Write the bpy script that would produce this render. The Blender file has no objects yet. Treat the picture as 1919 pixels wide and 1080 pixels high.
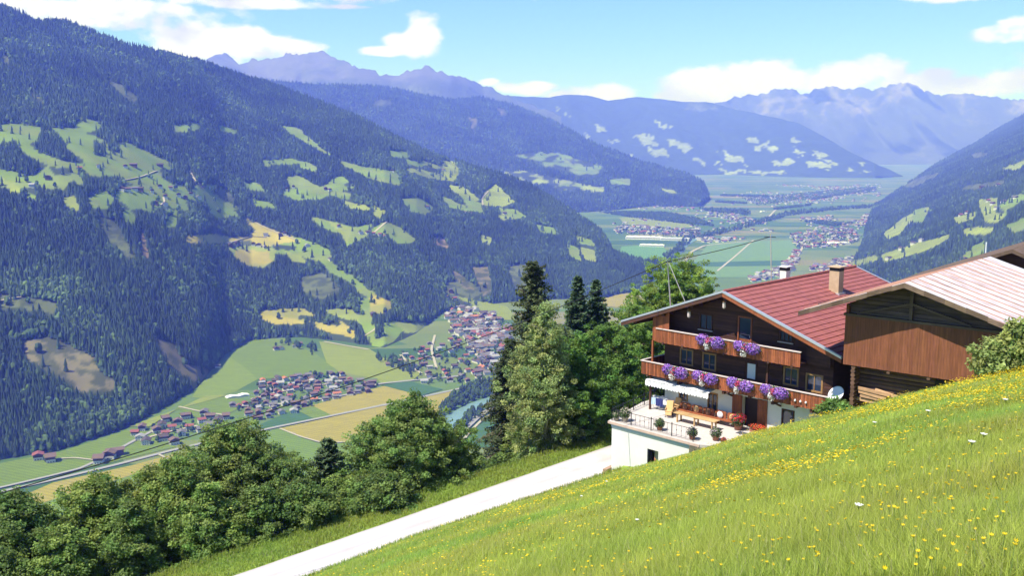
import bpy, math, random
import numpy as np
from math import sin, cos, tan, atan, atan2, radians, sqrt, pi
random.seed(7); RNG = np.random.default_rng(11)
sc = bpy.context.scene
sc.render.engine = 'CYCLES'; sc.cycles.volume_bounces = 3; sc.cycles.max_bounces = 8
# ------------------------------------------------------------------ camera, sky, sun, exposure
F = 1800.; CU, CV = 959.5, 540.; TH = atan(270/1800)
cam_d = bpy.data.cameras.new('camera'); cam = bpy.data.objects.new('camera', cam_d)
sc.collection.objects.link(cam); sc.camera = cam
cam_d.sensor_width = 36; cam_d.lens = 36*F/1919; cam_d.clip_start = .1; cam_d.clip_end = 150000
cam.location = (0, 0, 0); cam.rotation_euler = (pi/2-TH, 0, 0)
SUN = np.array([-1.347, -.83, 2.6]); SUN /= np.linalg.norm(SUN)
EXPOSURE = 0.7; SKY_STRENGTH = .08; SUN_STRENGTH = 4.9; HAZE_DENSITY = 1.15e-4; HAZE_COLOR = (.13, .18, 1)
sd = bpy.data.lights.new('sun', 'SUN'); sd.energy = SUN_STRENGTH; sd.angle = radians(.5); sd.color = (1, .95, .87)
so = bpy.data.objects.new('sun', sd); sc.collection.objects.link(so)
so.rotation_euler = (pi/2-math.asin(SUN[2]), 0, atan2(SUN[1], SUN[0])+pi/2)
vs = sc.view_settings; vs.view_transform = 'Standard'; vs.look = 'None'; vs.gamma = 1; vs.exposure = EXPOSURE
vs.use_curve_mapping = False
W = bpy.data.worlds.new('World'); sc.world = W; W.use_nodes = True
nt = W.node_tree; nt.nodes.clear()
def nd(t, ty, **k):
    n = t.nodes.new(ty)
    for a, b in k.items(): setattr(n, a, b)
    return n
def mth(t, op, a, b=None, c=None, clamp=False):
    n = t.nodes.new('ShaderNodeMath'); n.operation = op; n.use_clamp = clamp
    for i, x in enumerate((a, b, c)):
        if x is None: continue
        if isinstance(x, (int, float)): n.inputs[i].default_value = x
        else: t.links.new(x, n.inputs[i])
    return n.outputs[0]
def mixc(t, fac, a, b, mode='MIX'):
    n = t.nodes.new('ShaderNodeMix'); n.data_type = 'RGBA'; n.blend_type = mode
    for i, x in ((0, fac), (6, a), (7, b)):
        if isinstance(x, (int, float)): n.inputs[i].default_value = x
        elif isinstance(x, tuple): n.inputs[i].default_value = (*x[:3], 1)
        else: t.links.new(x, n.inputs[i])
    return n.outputs[2]
sky = nd(nt, 'ShaderNodeTexSky', sky_type='NISHITA', sun_disc=False)
sky.sun_elevation = math.asin(SUN[2]); sky.sun_rotation = atan2(SUN[0], SUN[1])
sky.altitude = 1000; sky.air_density = 1.0; sky.dust_density = .3; sky.ozone_density = 1.5
tc = nd(nt, 'ShaderNodeTexCoord'); sep = nd(nt, 'ShaderNodeSeparateXYZ'); nt.links.new(tc.outputs['Generated'], sep.inputs[0])
X_, Y_, Z_ = sep.outputs
az = mth(nt, 'ARCTAN2', X_, Y_); el = mth(nt, 'ARCSINE', Z_)
def ray(u, v):
    x = u-CU; z = -(v-CV); Y = F*cos(TH)+z*sin(TH)
    return x/Y, (-F*sin(TH)+z*cos(TH))/Y
# noise that frays the edge of the clouds
nz = nd(nt, 'ShaderNodeTexNoise'); mp = nd(nt, 'ShaderNodeMapping'); mp.inputs['Scale'].default_value = (1, 1, 1.7)
nt.links.new(tc.outputs['Generated'], mp.inputs[0]); nt.links.new(mp.outputs[0], nz.inputs[0])
nz.inputs['Scale'].default_value = 26; nz.inputs['Detail'].default_value = 7; nz.inputs['Roughness'].default_value = .58
nb = nd(nt, 'ShaderNodeTexNoise'); nt.links.new(mp.outputs[0], nb.inputs[0])
nb.inputs['Scale'].default_value = 17; nb.inputs['Detail'].default_value = 5
CLOUDS = [(100,15,330,34),(470,6,170,13),(640,12,80,7),(330,-60,700,60),(380,70,110,45),(470,88,120,40),(550,90,62,24),(330,85,50,38),
          (793,62,44,46),(728,96,58,13),(775,82,62,30),(985,165,70,16),(915,153,22,10),(1120,175,80,24),(1060,178,50,14),
          (1300,165,90,42),(1440,145,130,38),(1330,175,120,26),(1560,150,120,44),(1650,130,55,30),(1700,160,120,26),(1760,140,40,18),
          (1830,160,60,30),(1890,150,70,30),(1890,62,70,22),(1905,45,40,20),(1800,-8,120,14),(-300,60,300,90),(2150,120,200,60)]
best = None
for (u, v, ru, rv) in CLOUDS:
    a, c = ray(u, v); A0 = atan(a); E0 = atan(c*cos(A0))
    dx = mth(nt, 'MULTIPLY', mth(nt, 'SUBTRACT', az, A0), F/ru/1.06)
    dz = mth(nt, 'MULTIPLY', mth(nt, 'SUBTRACT', el, E0), F/rv)
    r2 = mth(nt, 'ADD', mth(nt, 'MULTIPLY', dx, dx), mth(nt, 'MULTIPLY', dz, dz))
    g = mth(nt, 'SUBTRACT', .0 if rv > 8 else -.35, r2)
    best = g if best is None else mth(nt, 'SMOOTH_MAX', best, g, .25)
dens = mth(nt, 'ADD', best, .8)
dens = mth(nt, 'ADD', dens, mth(nt, 'MULTIPLY', mth(nt, 'SUBTRACT', nz.outputs[0], .5), 2.3))
front = mth(nt, 'GREATER_THAN', Y_, 0)
# elsewhere round the horizon: broken cloud from noise alone
back = mth(nt, 'MULTIPLY', mth(nt, 'SUBTRACT', nb.outputs[0], .62), 9)
dens = mth(nt, 'ADD', mth(nt, 'MULTIPLY', dens, front), mth(nt, 'MULTIPLY', back, mth(nt, 'SUBTRACT', 1, front)))
mr = nd(nt, 'ShaderNodeMapRange', interpolation_type='SMOOTHSTEP'); nt.links.new(dens, mr.inputs[0])
mr.inputs[1].default_value = 0; mr.inputs[2].default_value = .6
# cloud body: white, with faint violet-grey shading painted in by noise
under = mth(nt, 'MULTIPLY', mth(nt, 'SUBTRACT', nb.outputs[0], .47), 5, clamp=True)
ccol = mixc(nt, under, (9.2, 9.2, 9.0), (5.9, 5.9, 6.9))
skyc = mixc(nt, 1., sky.outputs[0], (.70, 1.12, 1.42), 'MULTIPLY')
elc = mth(nt, 'MULTIPLY', el, 3.2, clamp=True)
cov = mth(nt, 'MULTIPLY', mr.outputs[0], mth(nt, 'GREATER_THAN', el, -.02))
out = mixc(nt, cov, skyc, ccol)
bg = nd(nt, 'ShaderNodeBackground'); wo = nd(nt, 'ShaderNodeOutputWorld'); bg.inputs[1].default_value = SKY_STRENGTH
nt.links.new(out, bg.inputs[0]); nt.links.new(bg.outputs[0], wo.inputs[0])
try: W.cycles.sampling_method = 'MANUAL'; W.cycles.sample_map_resolution = 1024
except Exception: pass

# ------------------------------------------------------------------ helpers
C = sc.collection
def at(u, v, Y):
    a, c = ray(u, v); return (a*Y, Y, c*Y)
def tag(o, label=None, cat=None, group=None, kind=None):
    if label: o['label'] = label
    if cat: o['category'] = cat
    if group: o['group'] = group
    if kind: o['kind'] = kind
    return o
def empty(name, label, cat, loc, rz=0, group=None):
    o = bpy.data.objects.new(name, None); C.objects.link(o); o.location = loc; o.rotation_euler = (0, 0, rz); o.empty_display_size = .3
    return tag(o, label, cat, group)
def copy_tree(o, parent=None):
    c = o.copy(); C.objects.link(c)
    if parent is not None: c.parent = parent
    for ch in list(o.children): copy_tree(ch, c)
    return c
def link(name, me, mat, parent=None):
    o = bpy.data.objects.new(name, me); C.objects.link(o)
    for m in (mat if isinstance(mat, (list, tuple)) else [mat]):
        if m: me.materials.append(m)
    if parent is not None: o.parent = parent
    return o
def mesh_np(name, V, Fc, mat, parent=None, col=None, smooth=False, dom='FACE', midx=None):
    V = np.asarray(V, np.float32); Fc = np.asarray(Fc, np.int32); k = Fc.shape[1]; n = len(Fc)
    me = bpy.data.meshes.new(name); me.vertices.add(len(V)); me.vertices.foreach_set('co', V.ravel())
    me.loops.add(n*k); me.loops.foreach_set('vertex_index', Fc.ravel())
    me.polygons.add(n); me.polygons.foreach_set('loop_start', np.arange(n, dtype=np.int32)*k)
    me.polygons.foreach_set('loop_total', np.full(n, k, np.int32))
    if smooth: me.polygons.foreach_set('use_smooth', np.ones(n, bool))
    else: me.polygons.foreach_set('use_smooth', np.zeros(n, bool))
    if midx is not None: me.polygons.foreach_set('material_index', np.asarray(midx, np.int32))
    if col is not None:
        at_ = me.attributes.new('Col', 'FLOAT_COLOR', dom)
        c4 = np.ones((len(col), 4), np.float32); c4[:, :3] = col; at_.data.foreach_set('color', c4.ravel())
    me.update(calc_edges=True); me.validate()
    return link(name, me, mat, parent)
class MB:
    def __init__(s, zo=0): s.v = []; s.f = []; s.c = []; s.zo = zo; s.m = []; s.cur = 0
    def add(s, vs, fs, col=(1, 1, 1)):
        b = len(s.v); s.v += [(p[0], p[1], p[2]-s.zo) for p in vs]
        for f in fs: s.f.append([b+i for i in f]); s.c.append(col); s.m.append(s.cur)
        return s
    def box(s, x0, x1, y0, y1, z0, z1, col=(1, 1, 1)):
        return s.add([(x0,y0,z0),(x1,y0,z0),(x1,y1,z0),(x0,y1,z0),(x0,y0,z1),(x1,y0,z1),(x1,y1,z1),(x0,y1,z1)],
                     [(0,3,2,1),(4,5,6,7),(0,1,5,4),(1,2,6,5),(2,3,7,6),(3,0,4,7)], col)
    def bar(s, p, q, w, h, col=(1, 1, 1), up=(0, 0, 1)):       # rectangular beam between two points
        p = np.array(p, float); q = np.array(q, float); d = q-p; d /= np.linalg.norm(d)
        r = np.cross(d, up); 
        if np.linalg.norm(r) < 1e-3: r = np.array([1., 0, 0])
        r /= np.linalg.norm(r); t = np.cross(r, d); r = r*w/2; t = t*h/2
        vs = [p-r-t, p+r-t, p+r+t, p-r+t, q-r-t, q+r-t, q+r+t, q-r+t]
        return s.add([tuple(x) for x in vs], [(0,1,2,3),(7,6,5,4),(0,4,5,1),(1,5,6,2),(2,6,7,3),(3,7,4,0)], col)
    def tube(s, pts, rad, n=8, col=(1, 1, 1)):
        pts = [np.array(p, float) for p in pts]
        if not isinstance(rad, (list, tuple)): rad = [rad]*len(pts)
        vs = []; fs = []
        for i, p in enumerate(pts):
            d = pts[min(i+1, len(pts)-1)]-pts[max(i-1, 0)]; d /= np.linalg.norm(d)+1e-9
            a = np.array([0, 0, 1.]) if abs(d[2]) < .9 else np.array([1., 0, 0])
            r = np.cross(d, a); r /= np.linalg.norm(r); t = np.cross(r, d)
            for k in range(n):
                an = 2*pi*k/n; vs.append(tuple(p+rad[i]*(cos(an)*r+sin(an)*t)))
        for i in range(len(pts)-1):
            for k in range(n): fs.append((i*n+k, i*n+(k+1) % n, (i+1)*n+(k+1) % n, (i+1)*n+k))
        fs.append(tuple(range(n-1, -1, -1))); fs.append(tuple((len(pts)-1)*n+k for k in range(n)))
        return s.add(vs, fs, col)
    def lathe(s, prof, c=(0, 0, 0), n=14, col=(1, 1, 1)):
        vs = []; fs = []
        for r, z in prof:
            for k in range(n): vs.append((c[0]+r*cos(2*pi*k/n), c[1]+r*sin(2*pi*k/n), c[2]+z))
        for i in range(len(prof)-1):
            for k in range(n): fs.append((i*n+k, i*n+(k+1) % n, (i+1)*n+(k+1) % n, (i+1)*n+k))
        fs.append(tuple(range(n-1, -1, -1))); fs.append(tuple((len(prof)-1)*n+k for k in range(n)))
        return s.add(vs, fs, col)
    def slab(s, poly, y0, y1, col=(1, 1, 1)):                    # polygon in xz, extruded in y
        n = len(poly); vs = [(x, y0, z) for x, z in poly]+[(x, y1, z) for x, z in poly]
        fs = [tuple(range(n)), tuple(range(2*n-1, n-1, -1))]+[((i+1) % n, i, i+n, (i+1) % n+n) for i in range(n)]
        return s.add(vs, fs, col)
    def build(s, name, mat, parent=None, smooth=False):
        me = bpy.data.meshes.new(name); me.from_pydata(s.v, [], s.f)
        a = me.attributes.new('Col', 'FLOAT_COLOR', 'FACE')
        c4 = np.ones((len(s.f), 4), np.float32); c4[:, :3] = np.array(s.c)[:, :3]; a.data.foreach_set('color', c4.ravel())
        me.polygons.foreach_set('material_index', np.array(s.m, np.int32))
        if smooth: me.polygons.foreach_set('use_smooth', np.ones(len(s.f), bool))
        me.update()
        return link(name, me, mat, parent)
def jit(a=.12): k = 1+random.uniform(-a, a); return (k, k*random.uniform(.96, 1.03), k*random.uniform(.93, 1.03))
def planks(mb, x0, x1, y0, y1, zlo, zhi, w=.14, gap=.012, jv=.25):      # vertical boards; zlo/zhi numbers or functions of x
    n = max(1, round((x1-x0)/w)); w = (x1-x0)/n
    for i in range(n):
        a = x0+i*w+gap/2; b = x0+(i+1)*w-gap/2
        la, lb = (zlo(a), zlo(b)) if callable(zlo) else (zlo, zlo); ha, hb = (zhi(a), zhi(b)) if callable(zhi) else (zhi, zhi)
        if ha-la < .02 and hb-lb < .02: continue
        mb.slab([(a, la), (b, lb), (b, hb), (a, ha)], y0+random.uniform(0, .012), y1, jit(jv))
# value noise
def _h(i, j, s):
    n = (i.astype(np.int64)*374761393+j.astype(np.int64)*668265263+s*1442695) & 0x7fffffff
    n = ((n ^ (n >> 13))*1274126177) & 0x7fffffff; n = n ^ (n >> 16)
    return (n & 0xffff)/65535.
def vn(x, y, s=0):
    xi = np.floor(x); yi = np.floor(y); fx = x-xi; fy = y-yi; fx = fx*fx*(3-2*fx); fy = fy*fy*(3-2*fy)
    a = _h(xi, yi, s); b = _h(xi+1, yi, s); c = _h(xi, yi+1, s); d = _h(xi+1, yi+1, s)
    return (a*(1-fx)+b*fx)*(1-fy)+(c*(1-fx)+d*fx)*fy
def fbm(x, y, o=4, s=0, r=.5):
    t = 0; a = 1; n = 0
    for k in range(o): t = t+a*vn(x*2**k+17.3*k, y*2**k-9.1*k, s+k); n += a; a *= r
    return t/n*2-1
def mat(name, col, rough=.85, var=.15, scale=3., bump=0., bscale=None, coord='Object', stretch=None, spec=.3, metal=0., extra=None, detail=4, trans=0.):
    m = bpy.data.materials.new(name); m.use_nodes = True; t = m.node_tree; b = t.nodes['Principled BSDF']
    b.inputs['Roughness'].default_value = rough; b.inputs['Metallic'].default_value = metal
    b.inputs['Specular IOR Level'].default_value = spec
    tc = nd(t, 'ShaderNodeTexCoord'); mp = nd(t, 'ShaderNodeMapping'); t.links.new(tc.outputs[coord], mp.inputs[0])
    if stretch: mp.inputs['Scale'].default_value = stretch
    n = nd(t, 'ShaderNodeTexNoise'); n.inputs['Scale'].default_value = scale; n.inputs['Detail'].default_value = detail; n.inputs['Roughness'].default_value = .62
    t.links.new(mp.outputs[0], n.inputs[0])
    f = mth(t, 'ADD', mth(t, 'MULTIPLY', mth(t, 'SUBTRACT', n.outputs[0], .5), var*4), 1.)
    vc = nd(t, 'ShaderNodeAttribute', attribute_name='Col')
    c = mixc(t, 1., vc.outputs[0], (*col,), 'MULTIPLY'); 
    cv = nd(t, 'ShaderNodeCombineXYZ')
    for i in range(3): t.links.new(f, cv.inputs[i])
    c = mixc(t, 1., c, cv.outputs[0], 'MULTIPLY')
    if extra: c = extra(t, c, mp, tc)
    t.links.new(c, b.inputs['Base Color'])
    if bump:
        n2 = nd(t, 'ShaderNodeTexNoise'); n2.inputs['Scale'].default_value = bscale or scale*3; n2.inputs['Detail'].default_value = 5
        t.links.new(mp.outputs[0], n2.inputs[0]); bp = nd(t, 'ShaderNodeBump'); bp.inputs['Distance'].default_value = bump
        t.links.new(n2.outputs[0], bp.inputs['Height']); t.links.new(bp.outputs[0], b.inputs['Normal'])
    if trans:
        o = t.nodes['Material Output']; tr = nd(t, 'ShaderNodeBsdfTranslucent'); t.links.new(c, tr.inputs[0])
        mx = nd(t, 'ShaderNodeMixShader'); mx.inputs[0].default_value = trans
        t.links.new(b.outputs[0], mx.inputs[1]); t.links.new(tr.outputs[0], mx.inputs[2]); t.links.new(mx.outputs[0], o.inputs[0])
    return m
def gridfaces(nr, nc):
    i = np.arange(nr-1)[:, None]*nc+np.arange(nc-1)[None, :]; i = i.ravel()
    return np.stack([i, i+1, i+nc+1, i+nc], 1)
def inpoly(u, v, P):
    r = np.zeros(np.shape(u), bool); n = len(P)
    for i in range(n):
        x1, y1 = P[i]; x2, y2 = P[(i+1) % n]
        if y1 == y2: continue
        c = ((y1 > v) != (y2 > v)) & (u < (x2-x1)*(v-y1)/(y2-y1)+x1); r ^= c
    return r
# ------------------------------------------------------------------ the land: valley floor and mountains
GREEN = (.125, .18, .025); TAN = (.27, .23, .045); YG = (.19, .225, .035); DG = (.055, .12, .045); BROWN = (.13, .115, .06); OLIVE = (.085, .10, .04); SOIL = (.22, .16, .10)
FLOORC = (.042, .06, .03)         # forest floor
ROCK = (.34, .31, .29)
VZ = -500.
def vec_at(u, v, Y):
    x = u-CU; z = -(v-CV); Yc = F*cos(TH)+z*sin(TH)
    a = x/Yc; c = (-F*sin(TH)+z*cos(TH))/Yc
    return np.stack([a*Y, Y*np.ones_like(a), c*Y], -1), a, c
def interp(P):
    P = sorted(P); xs = [p[0] for p in P]; ys = [p[1] for p in P]
    def f(u):
        u = np.asarray(u, float); r = np.interp(u, xs, ys)
        r = np.where(u < xs[0], ys[0]+(u-xs[0])*(ys[1]-ys[0])/(xs[1]-xs[0]), r)
        return np.where(u > xs[-1], ys[-1]+(u-xs[-1])*(ys[-1]-ys[-2])/(xs[-1]-xs[-2]), r)
    return f
class Layer:
    def __init__(s, vf, vr, slope, amp=.05, wl=900., seed=0, crag=0., clampf=True):
        s.vf = interp(vf); s.vr0 = interp(vr); s.slope = slope; s.amp = amp; s.wl = wl; s.seed = seed; s.crag = crag
    def vr(s, u): return s.vr0(u)+s.crag*fbm(np.asarray(u)/26., np.asarray(u)*0+3.3, 5, s.seed+50, .6)
    def Y(s, u, v):
        _, a, c = vec_at(u, v, 1.); 
        if callable(getattr(s, 'plane', None)): Y = s.plane(a, c)
        else:
            _, a, cf = vec_at(u, s.vf(u), 1.); Yf = VZ/cf; se = s.slope(u)
            Y = (VZ-se*Yf)/(c-se)
        t = np.clip((s.vf(u)-v)/np.maximum(s.vf(u)-s.vr0(u), 1), 0, 2)
        n = fbm(a*Y/s.wl, Y/s.wl*.8+a*3, 4, s.seed)
        k = np.clip(t*6, 0, 1)
        r = 1-np.abs(fbm(a*Y/(s.wl*.55)+5, Y/(s.wl*1.4), 3, s.seed+9))*2     # ridged gullies
        return Y*(1+s.amp*k*(n+.35*(r-.5)))
    def P(s, u, v): return vec_at(u, v, s.Y(u, v))[0]
def build_layer(L, name, u0, u1, du, nt_, cover, mat_, label, skirt=True, dn=(3, 8, 20)):
    us = np.arange(u0, u1+du, du, dtype=float); ts = np.linspace(0, 1, nt_)
    U, Tt = np.meshgrid(us, ts); vf = L.vf(U); vr = L.vr(U); V = vf+(vr-vf)*Tt
    P = L.P(U, V); col = cover(U, V, P)
    rows = [P]; cols = [col]
    if skirt:        # the far side of the ridge
        top = P[-1]; d = np.stack([top[:, 0], top[:, 1]], -1); d /= np.linalg.norm(d, axis=1)[:, None]
        for k, (dist, dz) in enumerate(((.004, .0005), (.03, .006), (.10, .04), (.22, .11))):
            D = top[:, 1]*dist; q = top.copy(); q[:, :2] += d*D[:, None]; q[:, 2] = np.maximum(top[:, 2]-top[:, 1]*dz, VZ-3)
            rows.append(q[None]); cols.append(col[-1:].copy())
    bot = P[:1].copy(); bot[..., 2] -= 6; rows.insert(0, bot); cols.insert(0, col[:1])
    P = np.concatenate(rows, 0); Cc = np.concatenate(cols, 0)
    nr, nc = P.shape[:2]
    o = mesh_np(name, P.reshape(-1, 3), gridfaces(nr, nc), mat_, col=Cc.reshape(-1, 3), smooth=True, dom='POINT')
    tag(o, label, None, None, 'structure'); return o
# --- layers
L1 = Layer([(-300,960),(0,862),(110,845),(240,802),(370,727),(420,665),(470,638),(560,632),(640,640),(720,652),(780,625),(830,585),(900,572),(960,566),(1000,562),(1130,560),(1160,552),(1210,545),(1236,503)],
           [(-300,-110),(0,10),(40,25),(65,42),(120,40),(150,52),(190,68),(240,85),(300,98),(380,118),(440,138),(520,163),(600,192),(680,225),(740,258),(800,285),(850,303),(900,318),(960,335),(1000,352),(1050,385),(1090,410),(1130,440),(1150,478),(1180,487),(1236,498)],
           lambda u: np.maximum(.45*(-.911*(np.asarray(u)-CU)/1820+.413), .12), .034, 700, 3, 2.)
L2 = Layer([(200,420),(1100,398),(1150,394),(1220,387),(1312,388),(1330,372)],
           [(200,120),(440,143),(520,152),(600,158),(700,160),(760,170),(800,178),(850,186),(900,181),(960,196),(1030,222),(1100,262),(1200,302),(1290,327),(1318,342),(1330,368)],
           interp([(200,.38),(1100,.18),(1330,.13)]), .05, 1500, 20, 2.)
L3a = Layer([(200,345),(1000,340)],
            [(200,150),(350,128),(390,112),(425,104),(465,119),(500,108),(545,101),(575,102),(600,99),(625,103),(650,118),(675,131),(700,134),(740,140),(780,128),(830,136),(870,146),(900,153),(940,172),(1000,200),(1050,215)],
            interp([(200,.55),(1000,.45)]), .09, 2200, 31, 16.)
L3b = Layer([(700,334),(1350,327),(1500,332),(1640,334),(1690,331)],
            [(700,220),(880,178),(940,180),(1000,181),(1030,183),(1060,178),(1100,177),(1140,188),(1190,181),(1240,185),(1280,190),(1330,192),(1380,205),(1420,213),(1490,228),(1540,254),(1600,288),(1650,312),(1690,328)],
            interp([(700,.36),(1350,.3),(1690,.2)]), .05, 2300, 41, 2.5)
L4 = Layer([(1200,310),(2400,306)],
           [(1200,215),(1365,192),(1400,181),(1450,170),(1520,167),(1560,162),(1600,165),(1640,163),(1665,158),(1690,155),(1712,162),(1735,172),(1780,178),(1860,181),(1919,183),(2100,175),(2400,190)],
           interp([(1200,.5),(2400,.5)]), .07, 2600, 61, 15.)
R1 = Layer([(1540,648),(1560,650),(2500,650)],
           [(1540,640),(1600,490),(1616,455),(1622,425),(1636,386),(1650,378),(1700,345),(1760,303),(1820,272),(1870,240),(1919,214),(2050,140),(2300,10),(2500,-70)],
           None, .05, 900, 71, 2.)
R1.plane = lambda a, c: np.clip(-412/np.minimum(c-.5*(.929*a-.369), -.02), 900, 13500)
def R1Y(u, v):
    _, a, c = vec_at(u, v, 1.); Y = R1.plane(a, c)
    Y = Y*(1+.06*fbm(a*Y/800., Y/900., 4, 71)*np.clip((Y*c-VZ)/60, 0, 1))
    return Y
R1.Y = R1Y
# --- meadows on the slopes (outline of the real clearings, as seen across the valley)
MEADOW = [
 (YG,[(838,345),(870,350),(902,378),(880,376),(850,360)]),(GREEN,[(930,390),(965,393),(990,407),(950,412)]),(GREEN,[(395,372),(430,378),(450,392),(420,394)]),(GREEN,[(470,372),(505,380),(520,392),(480,388)]),(YG,[(790,300),(830,312),(822,318),(795,310)]),(GREEN,[(560,300),(595,312),(590,322),(560,314)]),(GREEN,[(620,355),(660,365),(650,375),(622,368)]),(YG,[(640,375),(690,385),(700,396),(660,390)]),(GREEN,[(455,340),(490,345),(500,360),(465,355)]),(GREEN,[(1000,420),(1035,425),(1050,442),(1015,436)]),(OLIVE,[(560,520),(610,510),(640,545),(600,560),(570,548)]),(GREEN,[(1075,440),(1110,450),(1120,462),(1090,458)]),(YG,[(380,342),(420,352),(430,366),(395,356)]),(GREEN,[(760,298),(800,306),(790,314),(762,308)]),(OLIVE,[(950,500),(990,495),(1000,530),(965,540)]),
 (GREEN,[(0,231),(45,233),(80,238),(140,240),(150,218),(190,228),(192,240),(165,250),(200,262),(205,280),(235,265),(330,308),(318,318),(300,322),(310,335),(345,345),(355,360),(370,345),(395,355),(450,405),(410,410),(380,395),(335,395),(330,428),(310,425),(315,395),(270,400),(240,390),(215,370),(215,358),(250,345),(220,330),(170,330),(140,310),(160,345),(120,355),(60,352),(20,350),(-60,340),(-60,225)]),
 (YG,[(140,365),(115,370),(120,385),(150,396),(150,385)]),(GREEN,[(165,368),(200,357),(215,375),(200,392),(172,388)]),
 (YG,[(0,333),(30,345),(45,362),(20,360)]),(GREEN,[(50,360),(70,368),(68,374),(48,370)]),
 (GREEN,[(225,395),(245,393),(256,405),(252,422),(235,415)]),(OLIVE,[(180,406),(215,412),(235,450),(262,484),(240,482),(205,452)]),
 (SOIL,[(262,432),(270,436),(281,486),(268,480)]),(GREEN,[(318,235),(350,232),(378,231),(375,243),(330,250)]),(GREEN,[(410,235),(447,243),(440,250),(412,246)]),
 (GREEN,[(522,235),(562,240),(600,275),(628,297),(610,290),(560,260)]),(GREEN,[(490,300),(550,297),(570,305),(500,311)]),
 (GREEN,[(535,330),(560,328),(600,350),(625,335),(640,330),(668,350),(600,373),(560,376),(523,363),(545,350)]),
 (GREEN,[(630,298),(680,312),(742,322),(757,340),(745,347),(700,337),(650,314)]),(GREEN,[(722,280),(762,285),(767,298),(735,293)]),
 (YG,[(752,315),(790,316),(825,327),(830,300),(855,303),(862,325),(850,340),(800,335)]),(GREEN,[(750,372),(780,369),(817,390),(797,403),(770,397)]),
 (GREEN,[(828,367),(870,385),(880,398),(842,388)]),(GREEN,[(860,362),(900,382),(908,402),(878,394)]),(YG,[(905,360),(930,345),(967,378),(940,388),(900,383)]),
 (YG,[(700,385),(725,395),(710,410),(700,400)]),(YG,[(930,400),(960,405),(945,415)]),
 (GREEN,[(576,404),(620,413),(662,426),(700,418),(690,432),(720,416),(752,425),(782,452),(745,458),(725,440),(690,442),(650,462),(640,440),(600,425)]),
 (YG,[(610,412),(660,428),(650,458),(640,440)]),
 (YG,[(520,434),(555,445),(590,455),(560,452)]),
 (GREEN,[(500,447),(545,443),(592,456),(618,470),(625,490),(650,515),(697,547),(690,560),(655,528),(620,510),(600,490),(560,480),(530,478),(508,476)]),
 (TAN,[(445,400),(480,418),(545,443),(560,452),(500,462),(440,456),(350,456),(345,441),(400,438),(440,446),(470,440),(480,430)]),
 (YG,[(428,465),(470,460),(520,468),(512,490),(490,503),(460,496),(440,480)]),(TAN,[(440,468),(500,470),(512,488),(490,501),(460,496),(442,480)]),
 (YG,[(530,470),(560,478),(583,496),(550,491)]),
 (TAN,[(485,582),(560,577),(592,590),(640,603),(667,622),(662,634),(610,622),(580,606),(520,610),(494,601)]),
 (YG,[(595,582),(650,578),(680,592),(695,612),(660,602)]),(GREEN,[(670,565),(690,558),(702,570),(700,592),(680,596)]),(TAN,[(690,548),(728,562),(735,575),(720,589),(694,586)]),
 (GREEN,[(650,510),(700,548),(692,558),(668,548)]),
 (BROWN,[(40,640),(90,630),(130,648),(178,670),(192,700),(226,722),(200,736),(150,735),(120,713),(80,690),(50,670)]),
 (BROWN,[(285,633),(322,640),(345,680),(392,692),(397,712),(368,715),(320,690)]),(OLIVE,[(0,555),(60,558),(112,570),(100,588),(40,578),(0,580)]),
 (BROWN,[(885,500),(915,500),(925,545),(905,557)]),(OLIVE,[(832,530),(880,526),(905,550),(870,568),(838,558)]),(SOIL,[(802,443),(830,445),(848,466),(815,460)]),
 (BROWN,[(840,503),(865,515),(890,545),(870,540)]),(OLIVE,[(440,455),(470,450),(475,458),(450,462)]),
 (GREEN,[(700,610),(745,600),(760,612),(740,640),(700,655),(690,625)]),(YG,[(740,605),(800,603),(810,620),(760,625)]),(GREEN,[(690,560),(700,600),(690,640),(672,600)]),
 (YG,[(855,556),(950,574),(950,600),(890,575)]),(OLIVE,[(200,148),(225,158),(262,185),(250,192),(220,170)]),(OLIVE,[(385,130),(402,136),(400,142),(386,138)]),
 (OLIVE,[(0,100),(15,108),(25,122),(8,118)]),(OLIVE,[(55,172),(85,188),(80,192),(58,180)]),(GREEN,[(1060,455),(1085,465),(1090,490),(1068,480)]),(YG,[(1085,462),(1115,470),(1118,492),(1095,485)]),(YG,[(900,440),(925,446),(915,460),(903,455)]),
 (SOIL,[(352,318),(358,318),(372,340),(385,352),(380,354),(362,336)]),(OLIVE,[(0,270),(30,262),(32,285),(0,300)]),(OLIVE,[(400,350),(430,360),(440,380),(410,372)]),
]
WOODS = [[(55,268),(90,263),(125,280),(158,300),(160,310),(110,298),(75,285)],[(176,262),(196,270),(198,292),(178,290)],[(78,240),(100,244),(128,270),(104,281),(70,262)],
 [(0,268),(25,262),(50,290),(90,310),(60,330),(0,315)],[(92,312),(130,315),(135,330),(100,325)],[(200,265),(222,270),(225,285),(203,284)],[(165,333),(205,338),(207,355),(185,358),(168,348)],
 [(300,318),(340,318),(352,344),(325,345),(306,335)],[(250,392),(290,400),(300,385),(330,392),(322,402),(270,412)],[(135,340),(150,350),(142,362),(120,355)],[(345,376),(385,380),(398,396),(360,392)],
 [(510,458),(560,462),(540,470),(512,466)],[(640,345),(660,342),(652,352)],[(563,590),(600,596),(640,608),(632,613),(590,604),(560,598)],[(705,612),(722,610),(718,632),(702,636)]]
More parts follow.
